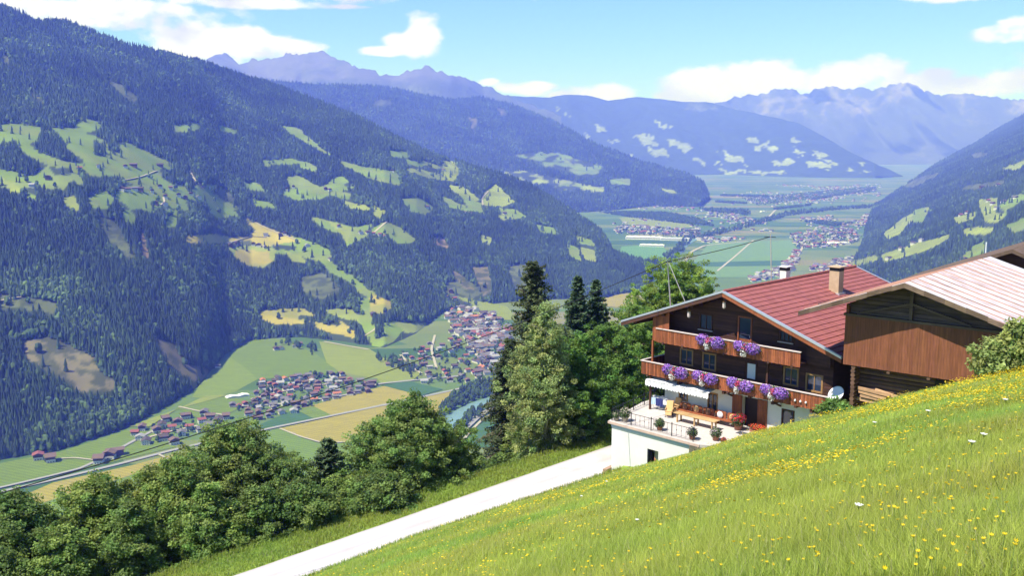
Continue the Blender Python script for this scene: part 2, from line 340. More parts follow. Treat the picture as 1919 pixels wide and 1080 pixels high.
MEADOW2 = [(GREEN,[(962,290),(1010,286),(1050,287),(1095,303),(1128,312),(1120,328),(1090,330),(1050,318),(1000,302)]),(YG,[(942,322),(985,322),(1050,335),(1090,345),(1132,350),(1130,362),(1085,352),(1040,345),(985,340),(955,335)]),
 (GREEN,[(1140,336),(1178,334),(1180,348),(1148,346)]),(YG,[(1238,352),(1255,353),(1272,366),(1250,362)]),(OLIVE,[(698,188),(730,187),(735,197),(702,198)]),(BROWN,[(880,220),(895,225),(892,245),(882,238)]),
 (GREEN,[(1030,348),(1080,342),(1095,350),(1050,356)]),(OLIVE,[(1060,296),(1090,302),(1080,310)]),(BROWN,[(930,200),(948,204),(952,215),(938,212)])]
MEADOW3 = [(YG,[(1112,233),(1140,238),(1148,250),(1120,247)]),(YG,[(1185,250),(1225,252),(1235,268),(1200,272)]),(YG,[(1205,272),(1250,280),(1255,296),(1222,290)]),(YG,[(1050,202),(1056,203),(1060,220),(1052,215)]),
 (YG,[(1255,262),(1292,272),(1290,284),(1262,278)]),(YG,[(1222,228),(1255,235),(1270,242),(1235,238)]),(OLIVE,[(1290,190),(1330,195),(1345,205),(1300,210),(1278,205)]),(YG,[(1300,298),(1350,305),(1345,313),(1310,308)]),
 (YG,[(1345,280),(1385,290),(1400,310),(1365,300)]),(YG,[(1395,255),(1420,262),(1425,280),(1400,270)]),(YG,[(1425,262),(1460,280),(1455,288),(1430,275)]),(YG,[(1350,318),(1400,322),(1395,328),(1350,327)]),(YG,[(1405,318),(1470,318),(1475,324),(1410,326)]),
 (YG,[(1480,275),(1500,280),(1510,290),(1490,285)]),(YG,[(1520,282),(1560,295),(1550,302),(1525,292)]),(YG,[(1450,298),(1490,302),(1488,310),(1455,308)]),(YG,[(1515,300),(1570,308),(1560,316),(1520,312)]),(YG,[(1600,300),(1625,308),(1615,311)]),
 (YG,[(1140,262),(1165,270),(1150,272)]),(YG,[(1095,245),(1110,255),(1098,254)]),(YG,[(1170,285),(1190,290),(1185,295)]),(YG,[(1470,250),(1500,262),(1490,266)]),(YG,[(1590,315),(1630,318),(1620,324),(1595,322)])]
MEADOWR = [(OLIVE,[(1690,350),(1720,335),(1760,322),(1750,332),(1710,350)]),(YG,[(1870,318),(1900,308),(1919,300),(1960,290),(1960,298),(1900,318)]),(YG,[(1800,430),(1840,425),(1870,428),(1850,440),(1810,442)]),(GREEN,[(1880,425),(1960,395),(1960,410),(1900,438)]),(YG,[(1655,440),(1690,410),(1745,385),(1735,405),(1705,415),(1690,435),(1665,450)]),(YG,[(1650,478),(1720,455),(1780,440),(1785,446),(1720,475),(1660,492)]),(GREEN,[(1800,478),(1825,462),(1847,450),(1848,478),(1820,492)]),
 (YG,[(1785,408),(1830,398),(1825,410),(1795,418)]),(YG,[(1835,375),(1870,372),(1865,398),(1838,400)]),(GREEN,[(1870,385),(1919,358),(1960,340),(1960,352),(1890,392),(1885,405)]),(YG,[(1845,395),(1885,402),(1870,418),(1840,415)]),(GREEN,[(1710,395),(1735,388),(1732,412),(1712,420)]),
 (YG,[(1560,500),(1640,478),(1650,486),(1600,500),(1560,512)]),(OLIVE,[(1820,290),(1850,285),(1850,292),(1825,297)]),(OLIVE,[(1785,355),(1830,345),(1880,338),(1880,345),(1830,355)])]
def cover_of(polys, woods=(), base=FLOORC, rock=None, wob=4, rk=(.13,.13,.16), brk=None):
    def f(U, V, P):
        c = np.empty(U.shape+(3,)); c[:] = base
        k = .85+.3*vn(P[..., 0]/60, P[..., 1]/60, 5)[..., None]; c = c*k
        Uw = U+wob*fbm(U/11., V/11., 3, 77); Vw = V+wob*.6*fbm(U/11.+40, V/11., 3, 78)
        m = np.zeros(U.shape, bool)
        for cc, pl in polys:
            i = inpoly(Uw, Vw, pl)
            if brk is not None: i &= fbm(U/brk, V/brk*2, 4, 83) > -.24
            X = P[i][:, 0]; Yy = P[i][:, 1]; k2 = .82+.36*vn(X/90, Yy/90, 6)
            q = np.array(cc)*k2[:, None]*1.2
            if cc in (BROWN, OLIVE, SOIL): z_ = np.clip((fbm(X/22, Yy/22, 3, 15)+.05)*4, 0, .8)[:, None]; q = q*(1-z_)+np.array([.045, .06, .025])*z_
            else: z_ = np.clip(fbm(X/130, Yy/60, 2, 16)*3, 0, .6)[:, None]; q = q*(1-z_)+np.array([.17, .20, .045])*z_
            c[i] = q; m |= i
        for pl in woods:
            i = inpoly(Uw, Vw, pl); c[i] = np.array(base); m &= ~i
        if rock is not None:
            r = rock(U, V, P)[..., None]; c = c*(1-r)+np.array(f.rk)*r
        f.mask = m; return c
    f.rk = rk; return f
def mask_of(polys, woods=()):
    def f(U, V):
        m = np.zeros(U.shape, bool); Uw = U+4*fbm(U/11., V/11., 3, 77); Vw = V+2.4*fbm(U/11.+40, V/11., 3, 78)
        for cc, pl in polys: m |= inpoly(Uw, Vw, pl)
        for pl in woods: m &= ~inpoly(Uw, Vw, pl)
        return m
    return f
M_SLOPE = mat('slope ground', (1, 1, 1), .95, .16, .012, coord='Object', spec=.1, detail=8)
M_FAR = mat('far slope', (1, 1, 1), .95, .24, .006, coord='Object', spec=.1, detail=10, bump=30, bscale=.004)
def rock3(U, V, P):
    h = P[..., 2]; n = fbm(P[..., 0]/700, P[..., 1]/700+h/300, 5, 91, .6)
    return np.clip((h-900)/500+n*1.3, 0, .8)
def rock4(U, V, P):
    h = P[..., 2]; n = .9-2.2*np.abs(fbm(U/24.+V/45., V/22., 5, 95, .62)); n2 = fbm(U/60., V/40., 4, 96)
    return np.clip((h-500)/2600+n*.9+n2*.9-.75, 0, .8)
build_layer(L1, 'mountainside', -300, 1236, 3.2, 190, cover_of(MEADOW, WOODS), M_SLOPE, 'long wooded mountainside with green clearings on the left of the valley')
build_layer(L2, 'middle_mountain', 200, 1330, 5, 60, cover_of(MEADOW2, wob=9, brk=22), M_FAR, 'blue wooded mountain spur behind the near mountainside')
build_layer(L3a, 'far_peaks', 200, 1050, 4, 50, cover_of([(OLIVE,[(745,158),(800,165),(830,180),(760,168)])], rock=rock3, base=(.07,.085,.05)), M_FAR, 'violet rocky peaks on the skyline')
build_layer(L3b, 'far_ridge', 700, 1690, 4, 50, cover_of(MEADOW3, wob=15, brk=18, base=(.035,.055,.03)), M_FAR, 'long blue ridge dotted with pale pastures')
build_layer(L4, 'rocky_massif', 1200, 2400, 4, 60, cover_of([], rock=rock4, base=(.06,.07,.06), rk=(.30,.27,.27)), M_FAR, 'pale rocky massif closing the far end of the valley')
build_layer(R1, 'right_mountainside', 1540, 2300, 4, 130, cover_of(MEADOWR, wob=4), M_SLOPE, 'dark wooded mountainside on the right of the valley')
# --- valley floor: patchwork of strip fields
def patch(t, c, mp, tc):
    v = nd(t, 'ShaderNodeTexVoronoi'); m2 = nd(t, 'ShaderNodeMapping'); m2.inputs['Rotation'].default_value = (0, 0, radians(-12)); m2.inputs['Scale'].default_value = (.0016, .0055, 0)
    t.links.new(tc.outputs['Object'], m2.inputs[0]); t.links.new(m2.outputs[0], v.inputs[0]); v.inputs['Scale'].default_value = 1; v.distance = 'CHEBYCHEV'; v.inputs['Randomness'].default_value = .75
    s = nd(t, 'ShaderNodeSeparateColor'); t.links.new(v.outputs['Color'], s.inputs[0])
    r = nd(t, 'ShaderNodeValToRGB'); r.color_ramp.interpolation = 'CONSTANT'
    cs = [(.0, (.08,.15,.035)),(.25,(.12,.19,.045)),(.5,(.17,.21,.055)),(.68,(.06,.125,.035)),(.8,(.15,.2,.05)),(.92,(.22,.21,.07))]
    r.color_ramp.elements[0].color = (*cs[0][1], 1); r.color_ramp.elements[1].position = cs[1][0]; r.color_ramp.elements[1].color = (*cs[1][1], 1)
    for p, q in cs[2:]: e = r.color_ramp.elements.new(p); e.color = (*q, 1)
    t.links.new(s.outputs[0], r.inputs[0]); return mixc(t, 1., mixc(t, 1., c, r.outputs[0], 'MULTIPLY'), (.85,.85,.85), 'MULTIPLY')
M_FLOOR = mat('valley grass', (1, 1, 1), .95, .12, .006, coord='Object', extra=patch, spec=.1)
mesh_np('valley_floor', [(-14000,300,VZ),(26000,300,VZ),(26000,42000,VZ),(-14000,42000,VZ)], [(0,1,2,3)], M_FLOOR, col=[(1,1,1)])
tag(C.objects['valley_floor'], 'flat green valley floor divided into strip fields', kind='structure')
def mow(t, c, mp, tc):
    w = nd(t, 'ShaderNodeTexWave'); m2 = nd(t, 'ShaderNodeMapping'); m2.inputs['Rotation'].default_value = (0, 0, .45); t.links.new(tc.outputs['Object'], m2.inputs[0]); t.links.new(m2.outputs[0], w.inputs[0])
    w.inputs['Scale'].default_value = .035; w.inputs['Distortion'].default_value = 1.5; w.inputs['Detail'].default_value = 3; w.bands_direction = 'Y'
    f = mth(t, 'ADD', .90, mth(t, 'MULTIPLY', w.outputs[1], .17)); cv = nd(t, 'ShaderNodeCombineXYZ')
    for i in range(3): t.links.new(f, cv.inputs[i])
    return mixc(t, 1., c, cv.outputs[0], 'MULTIPLY')
M_COVER = mat('field', (1, 1, 1), .95, .13, .02, coord='Object', spec=.1, detail=8, stretch=(1, 3, 1), extra=mow)
def pv(u, v, dz=0):
    a, c = ray(u, v); Y = (VZ+dz)/c; return (a*Y, Y, VZ+dz)
FIELDS = [('dark green meadow below the forest edge',GREEN,[(424,640),(470,631),(530,630),(566,652),(593,664),(637,699),(483,711),(456,687),(428,668)],0),
 ('light green meadow beside the long village',(.15,.205,.03),[(395,690),(428,668),(456,687),(483,711),(440,735),(385,748),(360,745),(372,725)],0),
 ('yellow green meadow with a single tree',YG,[(598,640),(690,653),(715,668),(742,690),(725,712),(640,700),(612,680)],0),
 ('green strip above the main road',GREEN,[(330,765),(428,742),(470,755),(430,775),(385,790)],1),
 ('tan hay field above the country road',TAN,[(560,767),(650,742),(720,724),(787,739),(735,755),(622,779)],1),
 ('dark green crop field next to the village',DG,[(478,800),(552,768),(620,780),(500,806)],2),
 ('bright green wedge field',GREEN,[(552,767),(588,762),(622,779),(590,786)],3),
 ('large tan hay field below the country road',TAN,[(526,803),(622,782),(738,757),(850,732),(846,765),(800,800),(690,826),(604,830),(562,818)],1),
 ('green meadow under the tan field',(.125,.19,.03),[(430,822),(526,804),(562,820),(604,833),(690,829),(800,802),(850,850),(700,950),(400,940)],1),
 ('dark strip field below the large village',DG,[(714,722),(790,742),(830,730),(765,714)],2),
 ('tan hay field beside the lower road',TAN,[(30,935),(100,905),(250,872),(330,850),(345,872),(250,890),(120,930),(60,950)],1),
 ('green meadow at the foot of the forest',GREEN,[(-60,880),(110,848),(240,806),(290,800),(330,838),(230,862),(110,890),(-60,930)],0),
 ('green pasture below the hay field',GREEN,[(-60,960),(60,950),(120,930),(250,890),(345,872),(420,900),(300,1000),(-60,1060)],0),
 ('yellow meadow left of the village',YG,[(240,800),(335,766),(385,742),(430,740),(330,768),(280,800)],2),
 ('dark field beside the river',DG,[(865,820),(935,770),(960,790),(960,840),(880,838)],2),
 ('pale green field at the village edge',YG,[(690,690),(730,680),(790,700),(770,715),(715,720)],2),
 ('yellow meadow behind the large village',YG,[(850,560),(950,574),(970,600),(905,600),(880,580)],1),
 ('green field behind the white factory',(.11,.23,.07),[(1165,462),(1240,458),(1255,478),(1225,494),(1155,490)],1),
 ('green striped field in the middle valley',(.13,.22,.07),[(1330,455),(1480,450),(1500,472),(1460,520),(1330,520),(1300,490)],1),
 ('dark green strip in the middle valley',DG,[(1300,492),(1478,488),(1470,498),(1300,500)],2),
 ('tan meadow seen between the dark forest and the tree',TAN,[(1130,556),(1180,548),(1215,560),(1180,578),(1130,574)],1),
 ('pale meadow at the foot of the spur',YG,[(1160,408),(1230,405),(1310,425),(1250,430),(1170,420)],1)]
for i, (lb, cc, pl, k) in enumerate(FIELDS):
    V = [pv(u, v, .4+.3*k+.02*i) for u, v in pl]
    m = MB(); m.add(V, [tuple(range(len(V)))][::1], cc); o = m.build('field', M_COVER); tag(o, lb, None, None, 'structure')
# --- roads, river
M_ROAD = mat('asphalt', (.27, .265, .27), .9, .06, .2, spec=.2); M_GRAVELFAR = mat('pale track', (.38, .34, .27), .95, .08, .2)
M_WATER = mat('river water', (.16, .26, .26), .25, .1, .05, spec=.5)
def ribbon(name, pts, w, m, label, kind='structure', dz=1.6, surf=None):
    P = []
    for i in range(len(pts)-1):
        n = 10
        for k in range(n): t = k/n; P.append((pts[i][0]*(1-t)+pts[i+1][0]*t, pts[i][1]*(1-t)+pts[i+1][1]*t))
    P.append(pts[-1])
    Q = np.array([surf(u, v) if surf else pv(u, v, dz) for u, v in P], float)
    for _ in range(3): Q[1:-1] = (Q[:-2]+2*Q[1:-1]+Q[2:])/4
    d = np.gradient(Q[:, :2], axis=0); d /= np.linalg.norm(d, axis=1)[:, None]; nrm = np.stack([-d[:, 1], d[:, 0]], 1)
    ww = np.interp(np.arange(len(Q)), np.linspace(0, len(Q)-1, len(w)), w)[:, None] if isinstance(w, list) else w
    A = Q.copy(); B = Q.copy(); A[:, :2] += nrm*ww/2; B[:, :2] -= nrm*ww/2
    V = np.stack([A, B], 1).reshape(-1, 3); n = len(Q)
    Fc = [(2*i+1, 2*i+3, 2*i+2, 2*i) for i in range(n-1)]
    o = mesh_np(name, V, Fc, m, col=np.ones((len(Fc), 3))); tag(o, label, None, None, kind); return o
ribbon('road', [(-60,935),(0,922),(110,897),(230,868),(330,842),(500,804),(740,755),(855,730),(960,705)], 9, M_ROAD, 'grey country road crossing the valley floor')
ribbon('road', [(-60,925),(0,914),(90,893),(150,878),(185,862),(255,824),(300,800)], 7, M_ROAD, 'side road running to the hamlet at the left', dz=1.9)
ribbon('road', [(430,762),(520,758),(600,748),(660,738),(705,720),(780,712),(860,705)], 9, M_ROAD, 'village road linking the two villages', dz=1.9)
ribbon('track', [(524,803),(562,818),(604,830),(690,827),(760,815)], 4, M_GRAVELFAR, 'pale farm track round the tan hay field', dz=1.9)
ribbon('track', [(335,762),(370,770),(420,778)], 5, M_GRAVELFAR, 'pale farm track beside the hamlet', dz=1.9)
ribbon('track', [(105,860),(140,858),(175,862)], 4, M_GRAVELFAR, 'pale track joining the two lowest farms', dz=1.9)
ribbon('track', [(607,640),(650,648),(690,655)], 7, M_GRAVELFAR, 'pale bank between two meadows', dz=1.9)
ribbon('track', [(298,852),(318,862),(340,872)], 4, M_GRAVELFAR, 'short pale track beside the country road', dz=1.9)
ribbon('river', [(800,850),(822,815),(845,785),(890,760),(945,742),(1010,725)], 34, M_WATER, 'milky green river behind the tall spruce', dz=1.7)
ribbon('road', [(835,850),(868,805),(895,780),(935,760),(1000,738)], 15, M_ROAD, 'curved grey main road beside the river', dz=2.2)
ribbon('track', [(850,850),(878,812),(905,785),(940,766),(1000,745)], 5, M_GRAVELFAR, 'white track along the curved main road', dz=2.5)
ribbon('river', [(1190,525),(1230,503),(1262,486),(1275,468),(1290,455),(1320,440),(1400,424),(1480,402),(1600,388)], [34,34,34,34,30,26,22,20,20], M_WATER, 'grey river winding through the middle of the valley', dz=1.7)
ribbon('track', [(1283,490),(1295,472),(1320,460),(1400,452)], 14, M_GRAVELFAR, 'pale road beside the distant river bend', dz=1.9)
ribbon('road', [(1344,508),(1378,480),(1412,450)], 9, M_GRAVELFAR, 'pale straight road across the middle fields', dz=1.9)
ribbon('road', [(1430,415),(1445,402),(1456,390)], 14, M_GRAVELFAR, 'short pale straight road far down the valley', dz=1.9)
ribbon('road', [(1488,490),(1500,470),(1510,455)], 12, M_GRAVELFAR, 'pale road entering the distant town', dz=1.9)
for pts, lb in (([(815,628),(808,655),(818,690)],'pale lane winding through the left part of the large village'),([(750,665),(775,690),(790,700)],'pale lane entering the large village from the left'),([(855,600),(880,640),(905,690),(900,715)],'main street of the large village'),([(470,748),(520,735),(600,722),(650,712)],'street through the long village'),([(270,822),(320,808),(370,798)],'lane through the roadside hamlet')):
    ribbon('lane', pts, 6, M_GRAVELFAR, lb, dz=2.0)
def sl(L):
    def f(u, v): p = L.P(np.array([float(u)]), np.array([float(v)]))[0]; return (p[0], p[1], p[2]+1.2)
    return f
for nm, pts, w, lb in [('track',[(232,338),(262,332),(294,320)],7,'pale track across the upper pasture'),('track',[(697,440),(710,428),(737,405)],7,'pale track climbing to a hillside farm'),
    ('track',[(905,385),(903,372),(915,358)],7,'pale zigzag track on the far hillside'),('track',[(748,372),(750,380),(756,388)],7,'short pale track beside a clearing'),
    ('track',[(300,385),(308,378),(306,370)],6,'winding track in the hillside hamlet'),('track',[(-5,566),(18,560),(40,557)],8,'pale forest road at the left edge'),
    ('track',[(355,320),(362,333),(380,352)],7,'steep pale cutting through the forest'),('track',[(680,632),(700,620),(712,608)],6,'pale track climbing out of the valley'),('track',[(280,708),(300,698),(314,690)],6,'short pale logging road'),
    ('track',[(430,455),(470,443),(500,445)],6,'pale track on the middle terrace'),('track',[(450,403),(500,428),(560,452)],6,'pale track along the forest edge'),('track',[(822,570),(832,580),(838,590)],8,'short pale road above the large village')]:
    ribbon(nm, pts, w, M_GRAVELFAR, lb, surf=sl(L1))
# --- forests: thousands of small conifers, far-off masses
M_TREES = mat('conifer mass', (1, 1, 1), .9, .1, .3, spec=.1)
def cones(P, H, R, n, tiers, colr):
    N = len(P); V = []; Fs = []; base = 0
    an = np.arange(n)*2*pi/n; rot = RNG.uniform(0, 6.28, N)
    ca = np.cos(an[None]+rot[:, None]); sa = np.sin(an[None]+rot[:, None])
    Vt = []; Ft = []; cs = []; off = 0
    for (z0, z1, r) in tiers:
        ring = np.stack([P[:, None, 0]+ca*(R*r)[:, None], P[:, None, 1]+sa*(R*r)[:, None], P[:, None, 2]+(H*z0)[:, None]+0*ca], -1)
        ring += RNG.normal(0, .12, ring.shape)*R[:, None, None]
        tip = np.stack([P[:, 0], P[:, 1], P[:, 2]+H*z1], -1)[:, None]
        v = np.concatenate([ring, tip], 1); Vt.append(v.reshape(-1, 3))
        b = off+np.arange(N)[:, None]*(n+1); k = np.arange(n)
        f = np.stack([b+k, b+(k+1) % n, np.repeat(b+n, n, 1)], -1).reshape(-1, 3); Ft.append(f)
        cs.append(np.repeat(colr, n, 0)); off += N*(n+1)
    return np.concatenate(Vt), np.concatenate(Ft), np.concatenate(cs)
def blobs(P, H, R, colr):
    N = len(P); a = np.arange(6)*pi/3; off = 0; Vt = []
    lv = [(.25, .75), (.55, 1.0), (.85, .6)]
    for z, r in lv:
        ring = np.stack([P[:, None, 0]+np.cos(a)[None]*(R*r)[:, None], P[:, None, 1]+np.sin(a)[None]*(R*r)[:, None], P[:, None, 2]+(H*z)[:, None]+0*a[None]], -1)
        Vt.append(ring+RNG.normal(0, .16, ring.shape)*R[:, None, None])
    tip = (P+np.stack([0*H, 0*H, H], -1))[:, None]
    v = np.concatenate(Vt+[tip], 1); nv = 19; fs = []
    for l in range(2):
        for k in range(6):
            q = [l*6+k, l*6+(k+1) % 6, l*6+6+(k+1) % 6, l*6+6+k]; fs += [[q[0], q[1], q[2]], [q[0], q[2], q[3]]]
    for k in range(6): fs.append([12+k, 12+(k+1) % 6, 18])
    fs = np.array(fs); Fc = (np.arange(N)[:, None, None]*nv+fs[None]).reshape(-1, 3)
    return v.reshape(-1, 3), Fc, np.repeat(colr, len(fs), 0)
def P0y(L, u, v): return L.P(u, v)[:, 1]
def forest(L, name, u0, u1, N, polys, woods, label, Hm=24, power=.75, detail=True, extra=None, dmix=.10, edge=1.0):
    us = np.arange(u0, u1, 6.); ts = np.linspace(0.0, 1., 90); U, Tt = np.meshgrid(us, ts)
    V = L.vf(U)+(L.vr(U)-L.vf(U))*Tt; P = L.P(U, V)
    e1 = P[1:, :-1]-P[:-1, :-1]; e2 = P[:-1, 1:]-P[:-1, :-1]; A = np.linalg.norm(np.cross(e1, e2), axis=-1)
    w = A**power; vis = (U[:-1, :-1] > -60) & (U[:-1, :-1] < 1990); w = w*np.where(vis, 1, .15)
    m = mask_of(polys, woods); cnt = RNG.multinomial(int(N*1.3), (w/w.sum()).ravel()); idx = np.repeat(np.arange(w.size), cnt)
    r, c = np.unravel_index(idx, w.shape); n = len(r)
    uu = us[c]+RNG.random(n)*6; tt = ts[r]+RNG.random(n)*(ts[1]-ts[0]); tt = np.clip(tt, .0, 1)
    vv = L.vf(uu)+(L.vr(uu)-L.vf(uu))*tt
    Yq = P0y(L, uu, vv); k = ~(m(uu, vv) | m(uu, vv-.75*Hm*F/Yq) | m(uu, vv-.4*Hm*F/Yq)); 
    # a few stray trees stand in the clearings
    k |= (RNG.random(n) < .03*np.clip(fbm(uu/9., vv/6., 2, 19)*4, 0, 1))
    dn = fbm(uu/30., vv/30., 3, 13); k &= RNG.random(n) < (1.1+dn*.8)
    uu, vv = uu[k], vv[k]; P = L.P(uu, vv); n = len(P)
    H = Hm*RNG.uniform(.65, 1.25, n); R = H*RNG.uniform(.15, .21, n)
    Y = P[:, 1]; P[:, 2] -= 1.5
    tint = fbm(P[:, 0]/250, P[:, 1]/250, 3, 33)[:, None]
    col = np.array([.052, .084, .04])*(1+.5*tint)*RNG.uniform(.65, 1.35, (n, 1))+np.array([.012, .008, 0])*np.clip(tint, 0, 1)
    dec = (RNG.random(n) < dmix+.35*(fbm(P[:, 0]/120, P[:, 1]/120, 3, 44) > .22))
    if extra is not None: P, H, R, col, dec = extra(P, H, R, col, dec)
    Vs = []; Fs = []; Cs = []; off = 0
    cn = ~dec
    tiers = [(.08, .62, 1.), (.42, 1., .66)] if detail else [(.05, 1., 1.)]
    for (v, f, c) in (cones(P[cn], H[cn], R[cn], 6 if detail else 5, tiers, col[cn]), blobs(P[dec], H[dec]*.72, R[dec]*1.35, col[dec]*np.array([1.4, 1.4, 1.1]))):
        Vs.append(v); Fs.append(f+off); Cs.append(c); off += len(v)
    o = mesh_np(name, np.concatenate(Vs), np.concatenate(Fs), M_TREES, col=np.concatenate(Cs)); tag(o, label, None, None, 'stuff')
QF = 1.
forest(L1, 'forest', -200, 1236, int(120000*QF), MEADOW, WOODS, 'dark conifer forest covering the mountainside across the valley', Hm=25, power=.6)
forest(R1, 'forest', 1540, 2100, int(42000*QF), MEADOWR, (), 'dark forest on the mountainside at the right', Hm=24, power=.55)
forest(L2, 'forest', 380, 1330, int(36000*QF), MEADOW2, (), 'blue hazy forest on the middle mountain', Hm=34, power=.6, detail=False)
def wood(name, polys, spacing, label, Hm=17, dec=.6, line=False):
    pts = []
    for pl in polys:
        Q = np.array([pv(u, v)[:2] for u, v in pl]); mn = Q.min(0); mx = Q.max(0); n = int((mx-mn).prod()/spacing**2); n = min(n, 60000)
        q = RNG.random((n, 2))*(mx-mn)+mn; pts.append(q[inpoly(q[:, 0], q[:, 1], Q)])
    q = np.concatenate(pts); n = len(q); P = np.stack([q[:, 0], q[:, 1], np.full(n, VZ)], 1)
    H = Hm*RNG.uniform(.6, 1.3, n); R = H*.24; d = RNG.random(n) < dec
    col = np.array([.045, .075, .028])*RNG.uniform(.7, 1.4, (n, 1))
    a = cones(P[~d], H[~d]*1.2, R[~d]*.8, 6, [(.05, .65, 1.), (.4, 1., .65)], col[~d]*.8); b = blobs(P[d], H[d], R[d]*1.3, col[d])
    o = mesh_np(name, np.concatenate([a[0], b[0]]), np.concatenate([a[1], b[1]+len(a[0])]), M_TREES, col=np.concatenate([a[2], b[2]])); tag(o, label, None, None, 'stuff')
wood('riverside_wood', [[(820,768),(850,742),(880,722),(950,712),(960,735),(900,748),(850,770),(826,795)],[(846,808),(885,772),(930,755),(1000,735),(1000,745),(925,765),(885,792),(862,815)]], 7, 'dark bushy wood along the river', 13)
wood('riverside_wood', [[(1180,525),(1215,500),(1262,470),(1285,445),(1300,438),(1300,446),(1285,468),(1265,488),(1235,510),(1195,535)],[(1290,446),(1400,420),(1480,398),(1560,391),(1640,386),(1640,389),(1560,395),(1480,405),(1400,428),(1310,450)],[(1310,392),(1400,395),(1410,402),(1400,404),(1330,398)]], 21, 'dark tree belt along the distant river', 20)
wood('hedge_trees', [[(700,668),(730,672),(775,690),(775,705),(740,695),(712,682)],[(1120,398),(1250,400),(1310,412),(1340,425),(1300,422),(1180,408)],[(1350,366),(1440,368),(1440,370),(1350,368)],[(1520,374),(1640,354),(1640,356),(1520,376)],[(1450,392),(1520,384),(1520,386),(1450,394)],[(1340,378),(1400,381),(1400,383),(1340,380)],[(1500,415),(1600,420),(1560,425)],
    [(575,650),(590,652),(596,668),(586,668)],[(512,652),(540,640),(565,648),(560,655),(540,648)]], 13, 'rows of dark trees between the valley fields', 16)
# --- villages
wood('village_trees', [[(482,716),(560,706),(640,700),(662,714),(715,722),(700,734),(640,745),(560,772),(500,790),(440,782),(425,762),(478,752)],[(250,812),(335,782),(425,785),(330,838),(262,832)],[(848,600),(900,590),(955,605),(955,715),(880,722),(800,725),(720,690),(760,660),(842,650)],
    [(1155,425),(1310,432),(1312,446),(1150,438)],[(1480,440),(1600,430),(1612,455),(1495,468)],[(1390,372),(1642,350),(1642,360),(1420,386)],[(60,868),(115,860),(120,866),(70,874)],[(175,872),(225,852),(232,858),(190,876)]], 26, 'garden trees among the village houses', 11, dec=.9)
M_WALL = mat('village plaster', (.62, .6, .56), .9, .05, .4); 
ROOFS = [('red', (.23,.08,.065)),('brown', (.15,.10,.085)),('grey', (.15,.14,.15)),('orange', (.40,.15,.075)),('dark brown', (.085,.065,.06)),('pale grey', (.30,.29,.31))]
M_ROOFS = [mat(n+' village roof', c, .85, .1, .5) for n, c in ROOFS]; M_TIMB = mat('village timber', (.12, .07, .045), .9, .1, .5); M_GLZ = mat('village window', (.04, .05, .06), .3, .05, 1)
def house_geo(m, w, d, h, rh, ov=1.2, wins=True, barn=False):
    # plinth walls (plaster), timber gable, pitched roof with eaves, window openings as thin dark panels set in the walls
    m.cur = 0 if not barn else 2; m.add([(-w/2,-d/2,-3),(w/2,-d/2,-3),(w/2,d/2,-3),(-w/2,d/2,-3),(-w/2,-d/2,h*.55),(w/2,-d/2,h*.55),(w/2,d/2,h*.55),(-w/2,d/2,h*.55)], [(0,1,5,4),(1,2,6,5),(2,3,7,6),(3,0,4,7)])
    m.cur = 2 if (barn or random.random() < .5) else 0
    e = .03; m.add([(-w/2-e,-d/2-e,h*.55),(w/2+e,-d/2-e,h*.55),(w/2+e,d/2+e,h*.55),(-w/2-e,d/2+e,h*.55),(-w/2-e,-d/2-e,h),(w/2+e,-d/2-e,h),(w/2+e,d/2+e,h),(-w/2-e,d/2+e,h),(0,-d/2-e,h+rh),(0,d/2+e,h+rh)],
          [(0,1,5,4),(1,2,6,5),(2,3,7,6),(3,0,4,7),(4,5,8),(6,7,9)])
    m.cur = 1; s = rh/(w/2); x = w/2+ov
    for sg in (-1, 1):
        a = [(0,-d/2-ov,h+rh+.25),(sg*x,-d/2-ov,h+rh-s*x+.25),(sg*x,d/2+ov,h+rh-s*x+.25),(0,d/2+ov,h+rh+.25)]; b = [(p[0],p[1],p[2]-.3) for p in a]
        m.add(a+b, [(0,1,2,3),(7,6,5,4),(0,4,5,1),(1,5,6,2),(2,6,7,3)])
    if wins:
        m.cur = 3
        for zz in (h*.12, h*.62):
            for k in range(3):
                x0 = -w/2+w*(.15+.28*k); m.box(x0, x0+1.1, -d/2-.08, -d/2-.04, zz, zz+1.2); m.box(x0, x0+1.1, d/2+.04, d/2+.08, zz, zz+1.2)
                y0 = -d/2+d*(.15+.28*k); m.box(-w/2-.08, -w/2-.04, y0, y0+1.1, zz, zz+1.2); m.box(w/2+.04, w/2+.08, y0, y0+1.1, zz, zz+1.2)
    return m
PROTO = []
for ri in range(len(ROOFS)):
    for k in range(3):
        m = MB(); w = random.uniform(8, 12); d = random.uniform(9, 15); barn = (ri in (1, 4) and k == 2); 
        if barn: d += 6
        house_geo(m, w, d, random.uniform(5.5, 7.5), w/2*random.uniform(.38, .5), barn=barn)
        me_o = m.build('village_house', [M_WALL, M_ROOFS[ri], M_TIMB, M_GLZ]); me = me_o.data; bpy.data.objects.remove(me_o); PROTO.append((ri, me))
def scatter(poly, n, mind, tries=6000, avoid=[]):
    Q = np.array([pv(u, v)[:2] for u, v in poly]); mn = Q.min(0); mx = Q.max(0); out = []
    for _ in range(tries):
        q = RNG.random(2)*(mx-mn)+mn
        if not inpoly(np.array([q[0]]), np.array([q[1]]), Q)[0]: continue
        if all((q[0]-o[0])**2+(q[1]-o[1])**2 > mind**2 for o in out): out.append(q)
        if len(out) >= n: break
    return out
nhouse = 0
